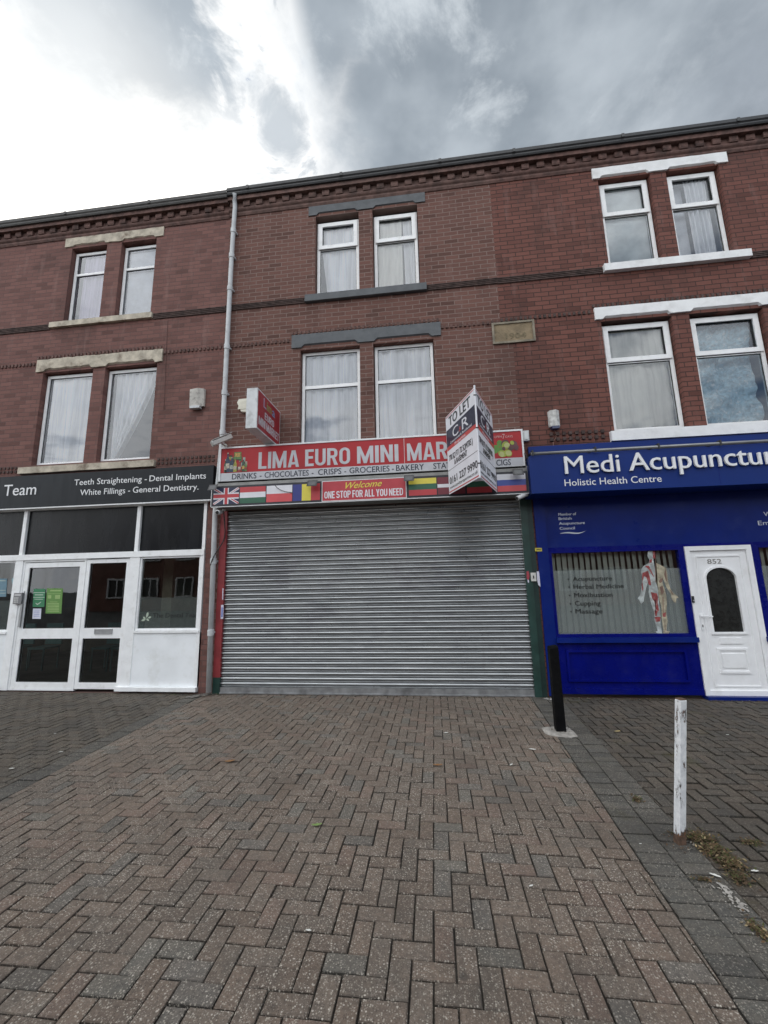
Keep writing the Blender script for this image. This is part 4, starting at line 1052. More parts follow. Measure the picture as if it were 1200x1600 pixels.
bm = BM(); rnd = random.Random(3)
gx0, gz0 = P(349, 745, YM); gx1, gz1 = P(388, 702, YM); gw, gh = gx1-gx0, .36; gz0 = zs-.03+.012
def rr(a0, a1, b0, b1, mi, n=.001): rect(bm, F, gx0+a0*gw, gx0+a1*gw, gz0+.03+b0*gh, gz0+.03+b1*gh, n=n, th=.001, mi=mi)
def bottle(a, w_, b, mi, nk, cap=8):
    pts = [(a-w_, 0), (a+w_, 0), (a+w_, b*.62), (a+w_*.4, b*.78), (a+w_*.35, b), (a-w_*.35, b), (a-w_*.4, b*.78), (a-w_, b*.62)]
    poly(bm, F, [(gx0+x*gw, gz0+.03+z*gh) for x, z in pts], n=.004, th=.001, mi=mi); rr(a-w_*.9, a+w_*.9, b*.2, b*.45, nk, n=.006); rr(a-w_*.35, a+w_*.35, b*.93, b, cap, n=.006)
for i in range(22):
    a = rnd.uniform(.05, .80); b = rnd.uniform(0, .62); rr(a, a+rnd.uniform(.08, .2), b, b+rnd.uniform(.08, .3), rnd.randrange(9), n=.001+.0001*i)
rr(.42, .72, .60, .95, 6, n=.0038); rr(.46, .68, .72, .90, 7, n=.0052)
bottle(.16, .085, .95, 1, 2, 2); bottle(.33, .075, .72, 1, 8); bottle(.07, .055, .62, 0, 2); bottle(.48, .07, .60, 3, 2, 5); bottle(.66, .06, .52, 5, 2); bottle(.82, .06, .60, 0, 7); bottle(.93, .045, .45, 6, 5)
obj('grocery_picture', bm, GM, sg)
bm = BM(); FR_ = [mat('lime_green', (.32, .38, .05), .5, var=.2, vscale=30), mat('leaf_green', (.10, .25, .04), .5, var=.2), mat('dark_berry', (.10, .035, .04), .5, var=.3), mat('pale_flesh', (.48, .50, .20), .5)]
for px, py, r_, mi, n in ((781, 693, .055, 1, .001), (789, 692, .06, 2, .0013), (803, 694, .06, 2, .0016), (774, 702, .07, 1, .0019), (783, 703, .055, 1, .0022), (797, 699, .06, 2, .0025), (790, 696, .065, 0, .0031), (792, 695.5, .045, 3, .0034), (785, 709, .065, 0, .0037), (794, 708, .062, 0, .004), (794.5, 708, .046, 3, .0043), (784, 710, .046, 3, .0046), (806, 699, .05, 2, .0049), (800, 692, .035, 0, .0052), (787, 701, .03, 2, .0055)):
    x, z = P(px, py, YM); disc(bm, F, x, z, r_, r_*.85, n=n, th=.0002, mi=mi, rot=px)
obj('fruit_picture', bm, FR_, sg)

# --- flag board with welcome panel
YB = -.355; kb = (DIST+YB)/DIST
x0, x1 = -3.775*kb, 1.555*kb; z0, z1 = zat(3.045, YB), zat(3.405, YB)
sg = thing('flag_board', 'narrow black board of national flags with a red welcome panel under the red fascia', 'sign', ((x0+x1)/2, YB, z0))
BLK = mat('black_board', (.02, .02, .028), .45, var=.2)
bm = BM(); box(bm, x0, x1, YB, -.331, z0, z1); obj('board', bm, BLK, sg, bev=.003)
bm = BM(); box(bm, x0-.012, x0-.0005, YB-.004, -.331, z0-.004, z1+.004); box(bm, x0, x1, YB-.004, -.331, z0-.012, z0-.0005); obj('trim', bm, ALU, sg)
F = Frame((0, YB, 0))
FC = {n_: mat('flag_'+n_, c, .45, var=.05) for n_, c in dict(white=(.72,.72,.76), red=(.50,.05,.06), navy=(.02,.025,.07), green=(.03,.12,.07), blue=(.03,.04,.22), yellow=(.72,.62,.08), maroon=(.17,.025,.04), rblue=(.06,.09,.34), scarlet=(.60,.08,.09)).items()}
def flag_ob(pxa, pxb, draw, mats, ya=763., yb=787., lab=None):
    bm = BM(); a0 = P(pxa, 770, YB)[0]; a1 = P(pxb, 770, YB)[0]; b0, b1 = z0+.035, z1-.035
    draw(bm, a0, a1, b0, b1)
    o = obj('flag', bm, [FC[q] for q in mats], sg)
    if lab: o['label'] = lab
    return o
def hbands(*mi):
    def d(bm, a0, a1, b0, b1):
        n = sum(w for _, w in mi); z = b1
        for k_, w in mi:
            hgt = (b1-b0)*w/n; rect(bm, F, a0, a1, z-hgt, z, n=.001, th=.001, mi=k_); z -= hgt
    return d
def vbands(*mi):
    def d(bm, a0, a1, b0, b1):
        n = len(mi)
        for i, k_ in enumerate(mi): rect(bm, F, a0+(a1-a0)*i/n, a0+(a1-a0)*(i+1)/n, b0, b1, n=.001, th=.001, mi=k_)
    return d
def union(bm, a0, a1, b0, b1):
    rect(bm, F, a0, a1, b0, b1, n=.001, mi=0)
    W_, H_ = a1-a0, b1-b0; cx, cz = (a0+a1)/2, (b0+b1)/2
    for sx in (1, -1):
        for sz in (1, -1):
            def q(pts, n, mi): poly(bm, F, [(cx+sx*x*W_/2, cz+sz*z*H_/2) for x, z in pts], n=n, mi=mi)
            q([(0, 0), (.16, 0), (1, .80), (1, 1), (.84, 1), (0, .16)], .0016, 1)
            if sx*sz > 0: q([(0, 0), (.03, 0), (1, .93), (1, 1), (.97, 1)], .0022, 2)
            else: q([(.0, .0), (.08, 0), (1, .88), (1, .96), (.94, 1)], .0022, 2)
    rect(bm, F, cx-W_*.10, cx+W_*.10, b0, b1, n=.0028, mi=1); rect(bm, F, a0, a1, cz-H_*.19, cz+H_*.19, n=.0029, mi=1)
    rect(bm, F, cx-W_*.055, cx+W_*.055, b0, b1, n=.0034, mi=2); rect(bm, F, a0, a1, cz-H_*.11, cz+H_*.11, n=.0035, mi=2)
flag_ob(334, 373.5, union, ('navy', 'white', 'red'), lab='British flag with red and white crosses on navy')
flag_ob(375, 415, hbands((0, 1), (1, 1), (2, 1)), ('red', 'white', 'green'), lab='flag of red, white and green bands')
flag_ob(416.5, 456.5, hbands((0, 1), (1, 1)), ('white', 'scarlet'), lab='flag of white over red')
flag_ob(457.5, 500, vbands(0, 1, 2), ('blue', 'yellow', 'red'), lab='flag of upright blue, yellow and red bands')
flag_ob(639, 682.5, hbands((0, 1), (1, 1), (2, 1)), ('yellow', 'green', 'red'), lab='flag of yellow, green and red bands')
flag_ob(684, 727, hbands((0, 2), (1, 1), (0, 2)), ('maroon', 'white'), lab='maroon flag with a white stripe')
flag_ob(730, 769, hbands((0, 1), (1, 1), (2, 1)), ('white', 'green', 'red'), lab='flag of white, green and red bands behind the board')
flag_ob(778, 823, hbands((0, 1), (1, 1), (2, 1)), ('white', 'rblue', 'scarlet'), lab='flag of white, blue and red bands')
a0, a1 = P(504, 770, YB)[0], P(634, 765, YB)[0]
bm = BM(); rect(bm, F, a0, a1, z0+.012, z1-.012, n=.001, th=.004); wp = obj('welcome_panel', bm, mat('welcome_red', (.46, .04, .055), .4, var=.06), sg)
bm = BM(); ring(bm, a0-.012, a1+.012, z0+.003, z1-.003, .011, YB-.007, YB-.0005); obj('trim', bm, ALU, wp)
bm = BM(); heavy(bm, F, 'ONE STOP FOR ALL YOU NEED', P(507, 775, YB)[0], P(630, 775, YB)[0], z0+.05, .115, depth=.001, n=.006, space=.2); obj('lettering', bm, FC['white'], wp)
bm = BM(); write(bm, F, 'Welcome', P(540, 760, YB)[0], P(597, 760, YB)[0], z0+.195, .10, bold=.012, depth=.001, n=.006, shear=.45, tilt=.03); obj('lettering', bm, FC['yellow'], wp)

# --- blue fascia
YA = -.46
x0 = 1.485; x1 = 7.3; z0, z1 = zat(3.028, YA), zat(3.64, YA)
sg = thing('shop_sign', 'deep blue fascia sign box with raised white letters over the blue shopfront', 'sign', ((x0+x1)/2, YA, z0))
BLS = mat('blue_sign_sheet', (.005, .026, .165), .4, spec=.2, var=.06, vscale=1.2)
bm = BM(); box(bm, x0, x1, YA, -.003, z0, z1); obj('sign_box', bm, BLS, sg, bev=.005)
fbox(sg, 'back_board', 1.59, 7.3, z1+.001, zat(3.80, -.05), -.06, -.003, BLS)
bm = BM(); tube(bm, [(1.52, YA-.005, z1+.035), (7.3, YA-.005, z1+.035)], .026, 12); obj('light_tube', fix(bm), mat('dull_metal_tube', (.22, .225, .23), .4, metal=.6), sg, smooth=True)
for px in (831, 929, 1028, 1125):
    xx = P(px, 700, YA)[0]
    bm = BM(); box(bm, xx-.012, xx+.012, YA-.02, -.061, z1+.064, z1+.084); box(bm, xx-.012, xx+.012, YA-.035, YA-.0205, z1+.0, z1+.084); obj('bracket', bm, GASKET, sg)
F = Frame((0, YA, 0)); bm = BM()
zb = P(900, 740.5, YA)[1]
write(bm, F, 'Medi', P(882, 738, YA)[0], P(968, 738, YA)[0], zb, .262, bold=.003, depth=.028, n=.012)
write(bm, F, 'Acupuncture', P(982, 732, YA)[0], P(1233, 722, YA)[0], zb, .262, bold=.003, depth=.028, n=.012)
obj('lettering', bm, LW_, sg)
bm = BM(); write(bm, F, 'Holistic Health Centre', P(882, 755, YA)[0], P(1034, 752, YA)[0], P(882, 759.6, YA)[1], .098, bold=.002, depth=.002); obj('lettering', bm, LW_, sg)
bm = BM(); xx = P(1122, 730, YA)[0]; box(bm, xx-.002, xx+.002, YA-.001, YA-.0002, z0+.01, z1-.01); obj('panel_joint', bm, BLUED, sg)

# --- projecting sign
ps = thing('projecting_sign', 'small red box sign with a white edge sticking out from the brick wall', 'sign', (-2.635, -.04, 4.02))
bm = BM(); box(bm, -2.722, -2.549, -1.0, -.06, 4.02, 4.665); obj('sign_box', bm, mat('dirty_white_metal', (.62, .64, .65), .5, var=.1, dirt=(.33, .33, .32), dscale=7, damt=.6), ps, bev=.006)
FS = Frame((-2.549, -1.0, 4.02), (0, 1, 0), (0, 0, 1))
bm = BM(); rect(bm, FS, .025, .915, .02, .625, n=.0005, th=.003); rp = obj('red_face', bm, mat('red_sign_face', (.30, .024, .032), .45, spec=.25, var=.12, vscale=3), ps)
FSL = Frame((-2.722, -.06, 4.02), (0, -1, 0), (0, 0, 1))
bm = BM(); rect(bm, FSL, .025, .915, .02, .625, n=.0005, th=.003); obj('red_face', bm, mat('red_sign_face_rear', (.34, .045, .055), .4, var=.12, vscale=3), ps)
bm = BM(); heavy(bm, FS, 'EURO', .28, .66, .25, .115, depth=.001, n=.004); heavy(bm, FS, 'MINI MARKET', .06, .88, .085, .135, depth=.001, n=.004); obj('lettering', bm, GRYS, ps)
bm = BM()
for s_, a, b, mi in (('L', .22, .33, 0), ('i', .35, .39, 1), ('m', .41, .54, 1), ('a', .57, .69, 2)): write(bm, FS, s_, a, b, .43, .15, bold=.025, depth=.001, n=.004, mi=mi)
obj('lettering', bm, [mat('lilac_letter', (.40, .33, .45), .5), mat('olive_letter', (.20, .26, .08), .5), mat('pale_blue_letter', (.16, .28, .45), .5)], ps)
bm = BM(); box(bm, -2.66, -2.61, -.059, -.001, 4.07, 4.17); box(bm, -2.66, -2.61, -.059, -.001, 4.5, 4.6); obj('bracket', bm, ALU, ps)
bm = BM(); rx_ = P(388, 685, -.18)[0]; tube(bm, [(rx_, -.18, 4.019), (rx_, -.18, 3.75)], .014, 8); obj('support_rod', bm, ALU, ps)

# --- to let board (two panels meeting in a point)
tl = thing('to_let_board', 'white and navy V-shaped TO LET board jutting out in front of the red fascia', 'sign', (.643, -.4, 2.995))
AP = Vector((.643, -1.38, 0)); TZ0, TZ1 = 2.99, 4.225
BW = mat('board_white', (.74, .75, .79), .45, var=.05, vscale=3); BN = mat('board_navy', (.028, .03, .055), .45, var=.1); BRD = mat('board_red', (.50, .065, .06), .45, var=.06); BTX = mat('board_black', (.025, .025, .03), .5)
for side in (0, 1):
    A0 = Vector((.289, -.40, 0)) if side == 0 else AP; A1 = AP if side == 0 else Vector((1.003, -.40, 0))
    L_ = (A1-A0).length; H_ = TZ1-TZ0
    fr = Frame((A0.x, A0.y, TZ0), A1-A0, (0, 0, 1))
    bm = BM()
    pts = [fr.at(a, b, n) for n in (0, -.008) for a, b in ((.002, 0), (L_-.002, 0), (L_-.002, H_), (.002, H_))]
    v = [bm.verts.new(p) for p in pts]
    for f in ((0,1,2,3),(7,6,5,4),(0,4,5,1),(1,5,6,2),(2,6,7,3),(3,7,4,0)): bm.faces.new([v[i] for i in f])
    pn = obj('board_panel', fix(bm), BW, tl)
    def yb(f): return H_*(1-f)
    bm = BM()
    rect(bm, fr, .012, L_-.012, yb(.405), yb(.19), n=.001, th=.0006, mi=0)
    rect(bm, fr, .012, L_-.012, yb(.455), yb(.4055), n=.001, th=.0006, mi=1)
    for f0, f1 in ((.012, .022), (.972, .985)): rect(bm, fr, .012, L_-.012, yb(f1), yb(f0), n=.001, th=.0006, mi=1)
    rect(bm, fr, .012, L_-.012, yb(.71), yb(.705), n=.001, th=.0006, mi=2)
    rect(bm, fr, .004 if side else L_-.016, .016 if side else L_-.004, yb(.985), yb(.012), n=.0012, th=.0006, mi=1)
    obj('colour_band', bm, [BN, BRD, BTX], pn)
    bm = BM()
    write(bm, fr, 'TO LET', .12*L_, .86*L_, yb(.158), .115*H_, bold=.03, depth=.0005, n=.0022, mi=0)
    write(bm, fr, '770 SQ FT ( 72 SQMTRS )', .07*L_, .86*L_, yb(.595), .068*H_, bold=.03, depth=.0005, n=.0022, mi=0)
    write(bm, fr, '& BASEMENT', .25*L_, .68*L_, yb(.678), .060*H_, bold=.03, depth=.0005, n=.0022, mi=0)
    write(bm, fr, '0161 227 9990', .05*L_, .96*L_, yb(.885), .082*H_, bold=.03, depth=.0005, n=.0022, mi=0)
    write(bm, fr, 'www.candrproperties.co.uk', .05*L_, .95*L_, yb(.945), .036*H_, bold=.0, depth=.0005, n=.0022, mi=0)
    write(bm, fr, 'C', .24*L_, .44*L_, yb(.345), .12*H_, bold=.006, depth=.0005, n=.0022, mi=1)
    write(bm, fr, 'R', .57*L_, .77*L_, yb(.345), .12*H_, bold=.006, depth=.0005, n=.0022, mi=1)
    write(bm, fr, 'Commercial & Residential', .14*L_, .86*L_, yb(.392), .028*H_, bold=.004, depth=.0005, n=.0022, mi=1)
    write(bm, fr, 'Properties', .30*L_, .66*L_, yb(.445), .03*H_, bold=.004, depth=.0005, n=.0022, mi=1)
    write(bm, fr, '&', .465*L_, .545*L_, yb(.335), .055*H_, bold=.004, depth=.0005, n=.0022, mi=2)
    obj('lettering', bm, [BTX, BW, BRD], pn)
bm = BM(); tube(bm, [(AP.x, AP.y-.004, TZ0-.012), (AP.x, AP.y-.004, TZ1+.02)], .0125, 8); obj('corner_post', bm, BW, tl)
bm = BM()
for z in (TZ0+.18, TZ0+.66, TZ1-.12): tube(bm, [(AP.x-.02, AP.y-.016, z), (AP.x+.02, AP.y-.016, z)], .008, 6)
obj('clip', bm, GASKET, tl)
bm = BM()
for z in (TZ0+.15, TZ1-.2):
    for xx in (.32, .97): box(bm, xx-.015, xx+.015, -.40, -.333, z-.015, z+.015)
obj('bracket', bm, GREYM, tl)

# ================================================================== WALL FITTINGS
# drainpipe
dp = thing('drainpipe', 'tall grey drainpipe running down the joint between the two brick buildings', 'drainpipe', (-3.60, -.09, 0))
top = P(368, 312, -.09); a = P(362, 400, -.09); mid = P(347, 690, -.09); bot = P(326, 1080, -.09)
bm = BM(); tube(bm, [(top[0]+.02, -.17, 9.21), (top[0], -.12, top[1]-.06), (top[0]-.003, -.09, top[1]-.16), (a[0], -.09, a[1]), (mid[0], -.09, mid[1]), (P(336, 805, -.09)[0], -.09, 2.9), (bot[0], -.09, .04)], .042, 14); obj('pipe', fix(bm), PIPEG, dp, smooth=True)
def pipe_x(z):
    pts = sorted([(bot[1], bot[0]), (2.9, P(336, 805, -.09)[0]), (mid[1], mid[0]), (a[1], a[0]), (top[1], top[0])])
    for (z0_, x0_), (z1_, x1_) in zip(pts, pts[1:]):
        if z0_ <= z <= z1_: return x0_+(x1_-x0_)*(z-z0_)/(z1_-z0_)
    return pts[-1][1]
for z in (8.45, 7.9, 7.2, 6.0, 5.1, 4.35, 2.1, .95):
    bm = BM(); x = pipe_x(z); tube(bm, [(x, -.09, z-.05), (x, -.09, z-.045), (x, -.09, z+.045), (x, -.09, z+.05)], [.043, .052, .052, .043], 14); box(bm, x-.045, x+.045, -.05, -.002, z-.015, z+.015); obj('collar', fix(bm), PIPEG, dp)
# alarm boxes
def alarm(label, x0, x1, z0, z1, body, dark, peak=True):
    o = thing('alarm_box', label, 'alarm box', ((x0+x1)/2, 0, z0), 'burglar alarm boxes on the brick walls')
    w_ = x1-x0; cx = (x0+x1)/2; bm = BM()
    sec = [(x0, -.005), (x0+.02, -.07), (cx+w_*.12, -.105), (x1-.01, -.055), (x1, -.005)]
    lo = [bm.verts.new((x, y*.8, z0)) for x, y in sec]; hi = [bm.verts.new((x, y, z1)) for x, y in sec]
    for i in range(len(sec)-1): bm.faces.new((lo[i], lo[i+1], hi[i+1], hi[i]))
    bm.faces.new(list(reversed(lo))); bm.faces.new(hi); bm.faces.new((lo[0], hi[0], hi[-1], lo[-1]))
    obj('casing', fix(bm), body, o, bev=.006)
    bm = BM(); box(bm, cx-w_*.32, cx+w_*.30, -.098, -.02, z0-.045, z0-.001); obj('strobe', bm, dark, o, bev=.008)
    return o
AB = mat('aged_alarm_plastic', (.46, .44, .40), .5, var=.15, dirt=(.10, .09, .08), dscale=14, damt=.75)
alarm('grubby cream alarm box with a pale lens on the red brick left of the drainpipe', -4.29, -3.99, 4.90, 5.235, AB, mat('clear_lens', (.5, .52, .53), .2))
alarm('silvery alarm box with dark blue base beside the upper right corner of the red fascia', 1.945, 2.125, 4.10, 4.37, mat('silver_alarm_plastic', (.5, .5, .48), .35, var=.3, vscale=16), mat('blue_lens', (.03, .04, .10), .25))
o = thing('alarm_box', 'hexagonal cream bell box half hidden behind the small projecting sign', 'alarm box', (-3.16, 0, 4.7), 'burglar alarm boxes on the brick walls')
bm = BM(); hx = [P(q, w, -.04) for q, w in ((371, 630), (374, 624.5), (396, 622.5), (396, 645), (378, 644.5))]
prism(bm, hx, -.07, -.003); obj('casing', fix(bm), mat('cream_plastic', (.68, .66, .56), .45, var=.04), o, bev=.008)
bm = BM(); prism(bm, [(hx[0][0]+.03, hx[4][1]+.05), (hx[3][0]-.03, hx[4][1]+.05), (hx[2][0]-.03, hx[2][1]-.05), (hx[1][0]+.02, hx[1][1]-.05)], -.078, -.0705); obj('cover_plate', fix(bm), mat('cream_plastic_plate', (.66, .64, .53), .45), o)
o = thing('junction_box', 'little pale junction box on the brick at the right end of the red fascia', 'junction box', (1.66, 0, 4.06))
x0, z1 = P(816, 675); x1, z0 = P(826, 690); bm = BM(); box(bm, x0, x1, -.06, -.002, z0, z1); obj('casing', bm, mat('pale_grey_plastic', (.50, .52, .52), .5, var=.1), o, bev=.008)
bm = BM(); box(bm, x0+.02, x1-.02, -.066, -.0605, z0+.02, z1-.02); obj('lid', bm, mat('pale_grey_lid', (.58, .60, .60), .5), o, bev=.004)
# cctv cameras
def cctv(label, tail, head, r, bodym, mount, square=False):
    o = thing('security_camera', label, 'camera', mount, 'security cameras over the shopfront')
    tail, head, mount = Vector(tail), Vector(head), Vector(mount); d = (head-tail).normalized()
    bm = BM()
    if square:
        side = d.cross(Vector((0, 0, 1))).normalized(); up = side.cross(d)
        def sec(p, w_, hh, ext=0): return [bm.verts.new(p+side*a*w_+up*b*hh) for a, b in ((-1, -1), (1, -1), (1, .6), (.6, 1), (-.6, 1), (-1, .6))]
        A = sec(tail, r, r*.8); B = sec(head, r, r*.8)
        for i in range(6): bm.faces.new((A[i], A[(i+1) % 6], B[(i+1) % 6], B[i]))
        bm.faces.new(list(reversed(A))); bm.faces.new(B)
        bm2 = BM(); h0 = head+d*.03
        v = [bm2.verts.new(p+side*a*r*1.12+up*(r*.86+c)) for p in (tail+d*.02, h0) for a in (-1, 1) for c in (0, .008)]
        for f in ((0,1,3,2),(4,6,7,5),(0,4,5,1),(2,3,7,6),(1,5,7,3),(0,2,6,4)): bm2.faces.new([v[i] for i in f])
        obj('sun_hood', fix(bm2), bodym, o)
    else: tube(bm, [tail, tail+d*.01, head-d*.01, head], [r*.8, r, r, r*.95], 14)
    obj('housing', fix(bm), bodym, o, smooth=not square, bev=.003 if square else 0)
    bm = BM(); tube(bm, [head+d*.001, head+d*.006], r*.72, 14); obj('lens', fix(bm), GASKET, o)
    bm = BM(); midp = tail+(head-tail)*.45; tube(bm, [midp-Vector((0, 0, r*.8)) if square else tail, Vector((mount.x, mount.y-.03, mount.z)), mount], r*.28, 8); tube(bm, [mount-Vector((0, .012, 0)), mount], r*.8, 12); obj('bracket', fix(bm), bodym, o)
    return o
CW = mat('camera_white', (.68, .69, .69), .4, var=.05); CG = mat('camera_grey', (.52, .53, .51), .45, var=.08)
def p3(px, py, Y): x, z = P(px, py, Y); return (x, Y, z)
cctv('boxy grey camera with sun hood tilted down above the left end of the red fascia', p3(331, 693.5, -.56), p3(361, 681.5, -.36), .05, CG, p3(352, 697, -.30), True)
cctv('white bullet camera in shade under the left end of the flag board by the drainpipe', (-3.50, -.17, 2.915), (-3.46, -.36, 2.875), .038, CW, (-3.47, -.12, 2.962))
cctv('white bullet camera under the right end of the flag board beside the blue sign', p3(822, 772.5, -.30), p3(808, 778.5, -.40), .033, CW, (1.46, -.25, 2.962))
# floodlights under the red fascia
LAMP = mat('lamp_body_black', (.02, .02, .022), .45); LENS = mat('lamp_lens', (.06, .063, .066), .25, var=.1)
def floodlight(px, py, lab, w_=.15):
    x, z = P(px, py, -.46); o = thing('floodlight', lab, 'floodlight', (x, -.36, z+.05), 'floodlights under the red fascia')
    bm = BM(); v = []
    ang = math.radians(28); c_, s_ = math.cos(ang), math.sin(ang)
    def L(a, b, n_): return (x+a, -.46-c_*n_*0+(-s_)*b*0-b*.0-(n_*c_-b*s_)*1., z+(b*c_-n_*s_)*1.)
    for n_, hw, hh in ((-.02, w_*.42, .05), (.02, w_*.5, .062)):
        v += [bm.verts.new(L(a*hw, b*hh, n_)) for a, b in ((-1, -1), (1, -1), (1, 1), (-1, 1))]
    for f in ((3,2,1,0),(4,5,6,7),(0,1,5,4),(1,2,6,5),(2,3,7,6),(3,0,4,7)): bm.faces.new([v[i] for i in f])
    obj('lamp_body', fix(bm), LAMP, o, bev=.003)
    bm = BM(); bm.faces.new([bm.verts.new(L(a*w_*.34, b*.038, .0215)) for a, b in ((-1, -1), (1, -1), (1, 1), (-1, 1))]); obj('lens', bm, LENS, o)
    bm = BM(); tube(bm, [(x, -.45, z+.0), (x, -.42, z+.03), (x, -.357, z+.045)], .009, 6); obj('bracket', bm, LAMP, o)
floodlight(333, 761, 'black floodlight above the British flag at the left end of the flag board')
floodlight(488, 754.5, 'black floodlight between the Romanian flag and the welcome panel', .17)
floodlight(639, 746.5, 'black floodlight between the welcome panel and the yellow and green flag', .16)
floodlight(809, 737, 'black floodlight above the Russian flag at the right end of the flag board', .16)
# cables
BLKC = mat('black_cable', (.02, .02, .02), .6)
def cable(name, label, pts, r, m_=BLKC):
    bm = BM(); P_ = [Vector(p) for p in pts]; out = []
    for i in range(len(P_)-1):
        a, b, c, d = P_[max(0, i-1)], P_[i], P_[i+1], P_[min(len(P_)-1, i+2)]
        for q in range(8):
            t_ = q/8; out.append(.5*((2*b)+(c-a)*t_+(2*a-5*b+4*c-d)*t_*t_+(3*b-a-3*c+d)*t_**3))
    out.append(P_[-1]); tube(bm, out, r, 6); return tag(obj(name, fix(bm), m_, None, smooth=True, loc=P_[0]), label, 'cable')
cable('cable', 'black cable slanting across the grey drainpipe under the flag board', [(-3.47, -.14, 2.94), (-3.475, -.05, 2.6), (-3.50, -.06, 2.42), (-3.56, -.142, 2.25), (-3.64, -.142, 2.08), (-3.69, -.06, 1.95), (-3.70, -.012, 1.75)], .009)
cable('cable', 'thin loose wire looping from the white flag to the blue one on the flag board', [p3(428, 756, -.34), p3(433, 762, -.37), p3(442, 767, -.375), p3(457, 770, -.365)], .005)
cable('cable', 'tangled black wires hanging at the right end of the red fascia', [(1.46, -.34, 3.60), (1.485, -.37, 3.50), (1.475, -.30, 3.35), (1.50, -.33, 3.2), (1.48, -.30, 3.05)], .007)
cable('cable', 'thin wire hanging below the silvery alarm box on the red brick', [(2.03, -.02, 4.06), (2.05, -.015, 3.95), (1.99, -.02, 3.84), (2.0, -.02, 3.76)], .004, mat('pink_wire', (.35, .2, .16), .6))
cable('cable', 'thin upright wire on the brick above the grubby cream alarm box', [p3(262, 500, -.008), p3(259, 560, -.008), p3(256, 640, -.008)], .004, mat('brown_wire', (.12, .06, .05), .7))
# key switch, stickers
o = thing('key_switch', 'small white shutter key switch on the green pilaster', 'switch', (1.545, -.03, 1.66))
x0, z1 = P(828, 895); x1, z0 = P(837, 908); bm = BM(); box(bm, x0, x1, -.05, -.016, z0, z1); obj('casing', bm, mat('switch_white', (.62, .62, .58), .45), o, bev=.005)
bm = BM(); xc, zc = (x0+x1)/2, (z0+z1)/2; box(bm, xc-.008, xc+.008, -.054, -.0505, zc-.025, zc+.02); obj('key_slot', bm, GASKET, o)
def sticker(name, label, pts, Y, cols, inner=None, cat='sticker'):
    bm = BM(); fr = Frame((0, Y, 0)); poly(bm, fr, [P(a, b, Y) for a, b in pts], n=.001, th=.0008, mi=0)
    for mi, q in (inner or []): poly(bm, fr, [P(a, b, Y) for a, b in q], n=.0022, th=.0004, mi=mi)
    return tag(obj(name, fix(bm), cols, None, loc=(P(*pts[0], Y)[0], Y, P(*pts[0], Y)[1])), label, cat)
VW = mat('sticker_white', (.66, .66, .78), .5, var=.1); VY = mat('sticker_yellow', (.50, .42, .06), .5); VR = mat('sticker_red', (.35, .05, .07), .5); VB = mat('sticker_blue', (.22, .26, .55), .5)
sticker('sticker', 'yellow sticker high on the blue pilaster', [(835.5, 856), (846.5, 856), (847, 861.5), (836, 861.5)], -.031, [VY, BTX], [(1, [(838, 858), (845, 858), (845, 859), (838, 859)])])
sticker('sticker', 'torn white paper sticker on the blue pilaster next to the key switch', [(838.5, 893), (842, 892.5), (843.5, 905), (844.5, 917), (841, 914), (839, 905)], -.031, [VW])
sticker('sticker', 'scuffed red round sticker on the green shutter guide', [(822.5, 893), (826, 892), (827.5, 900), (826, 908), (823, 904)], -.031, [VR, VW], [(1, [(824.5, 905), (827, 908), (826, 911), (824.2, 909)])])
sticker('sticker', 'pale blue sticker on the red shutter guide', [(345.5, 945), (349.5, 945), (348.8, 967), (344.7, 967)], -.031, [VW, VB], [(1, [(346, 949), (348.8, 949), (348.2, 964), (345.4, 964)])])
sticker('sticker', 'narrow white scrap of sticker on the red shutter guide above the pale blue one', [(347.8, 919), (349.2, 919), (348.5, 938), (347.3, 936)], -.031, [VW])
# intercom and posters on the dental door
o = thing('keypad', 'grey entry keypad on the white post beside the dental door', 'keypad', (-7.4, -.02, 1.55))
x0, z1 = P(25.5, 926.5, -.02); x1, z0 = P(36, 943.5, -.02); bm = BM(); box(bm, x0, x1, -.06, -.0205, z0, z1); obj('casing', bm, mat('keypad_grey', (.20, .20, .21), .4, metal=.3), o, bev=.006)
bm = BM()
for i in range(3):
    for j in range(3): box(bm, x0+.02+i*.03, x0+.043+i*.03, -.065, -.0605, z0+.02+j*.035, z0+.045+j*.035)
box(bm, x0+.02, x1-.02, -.065, -.0605, z1-.05, z1-.02); obj('keys', bm, mat('keypad_silver', (.5, .5, .5), .35, metal=.5), o)
def z2(a, b): return (a/3.3333, 700+b/3.3333)
PG = mat('poster_green', (.035, .20, .09), .5, var=.05); PG2 = mat('poster_light_green', (.12, .26, .06), .5, var=.05); PW = mat('poster_white', (.60, .62, .72), .5); PB = mat('poster_blue', (.12, .22, .28), .5); PGW = mat('poster_ink_white', (.5, .58, .5), .5); PYW = mat('poster_ink_lime', (.30, .44, .16), .5)
def zr(a0, a1, b0, b1, sk=.0): return [z2(a0-sk*0, b0), z2(a1, b0), z2(a1-6*(b1-b0)/100, b1), z2(a0-6*(b1-b0)/100, b1)]
YP = .028
sticker('poster', 'dark green notice with white tick on the glass of the dental door', zr(176, 237, 733, 828), YP, [PG, PGW], [(1, zr(176, 234, 752, 755)), (1, zr(182, 226, 763, 767)), (1, zr(174, 233, 776, 779)), (1, zr(180, 224, 786, 789)), (1, [z2(186, 806), z2(196, 812), z2(214, 800), z2(214, 804), z2(196, 818), z2(186, 811)])], 'poster')
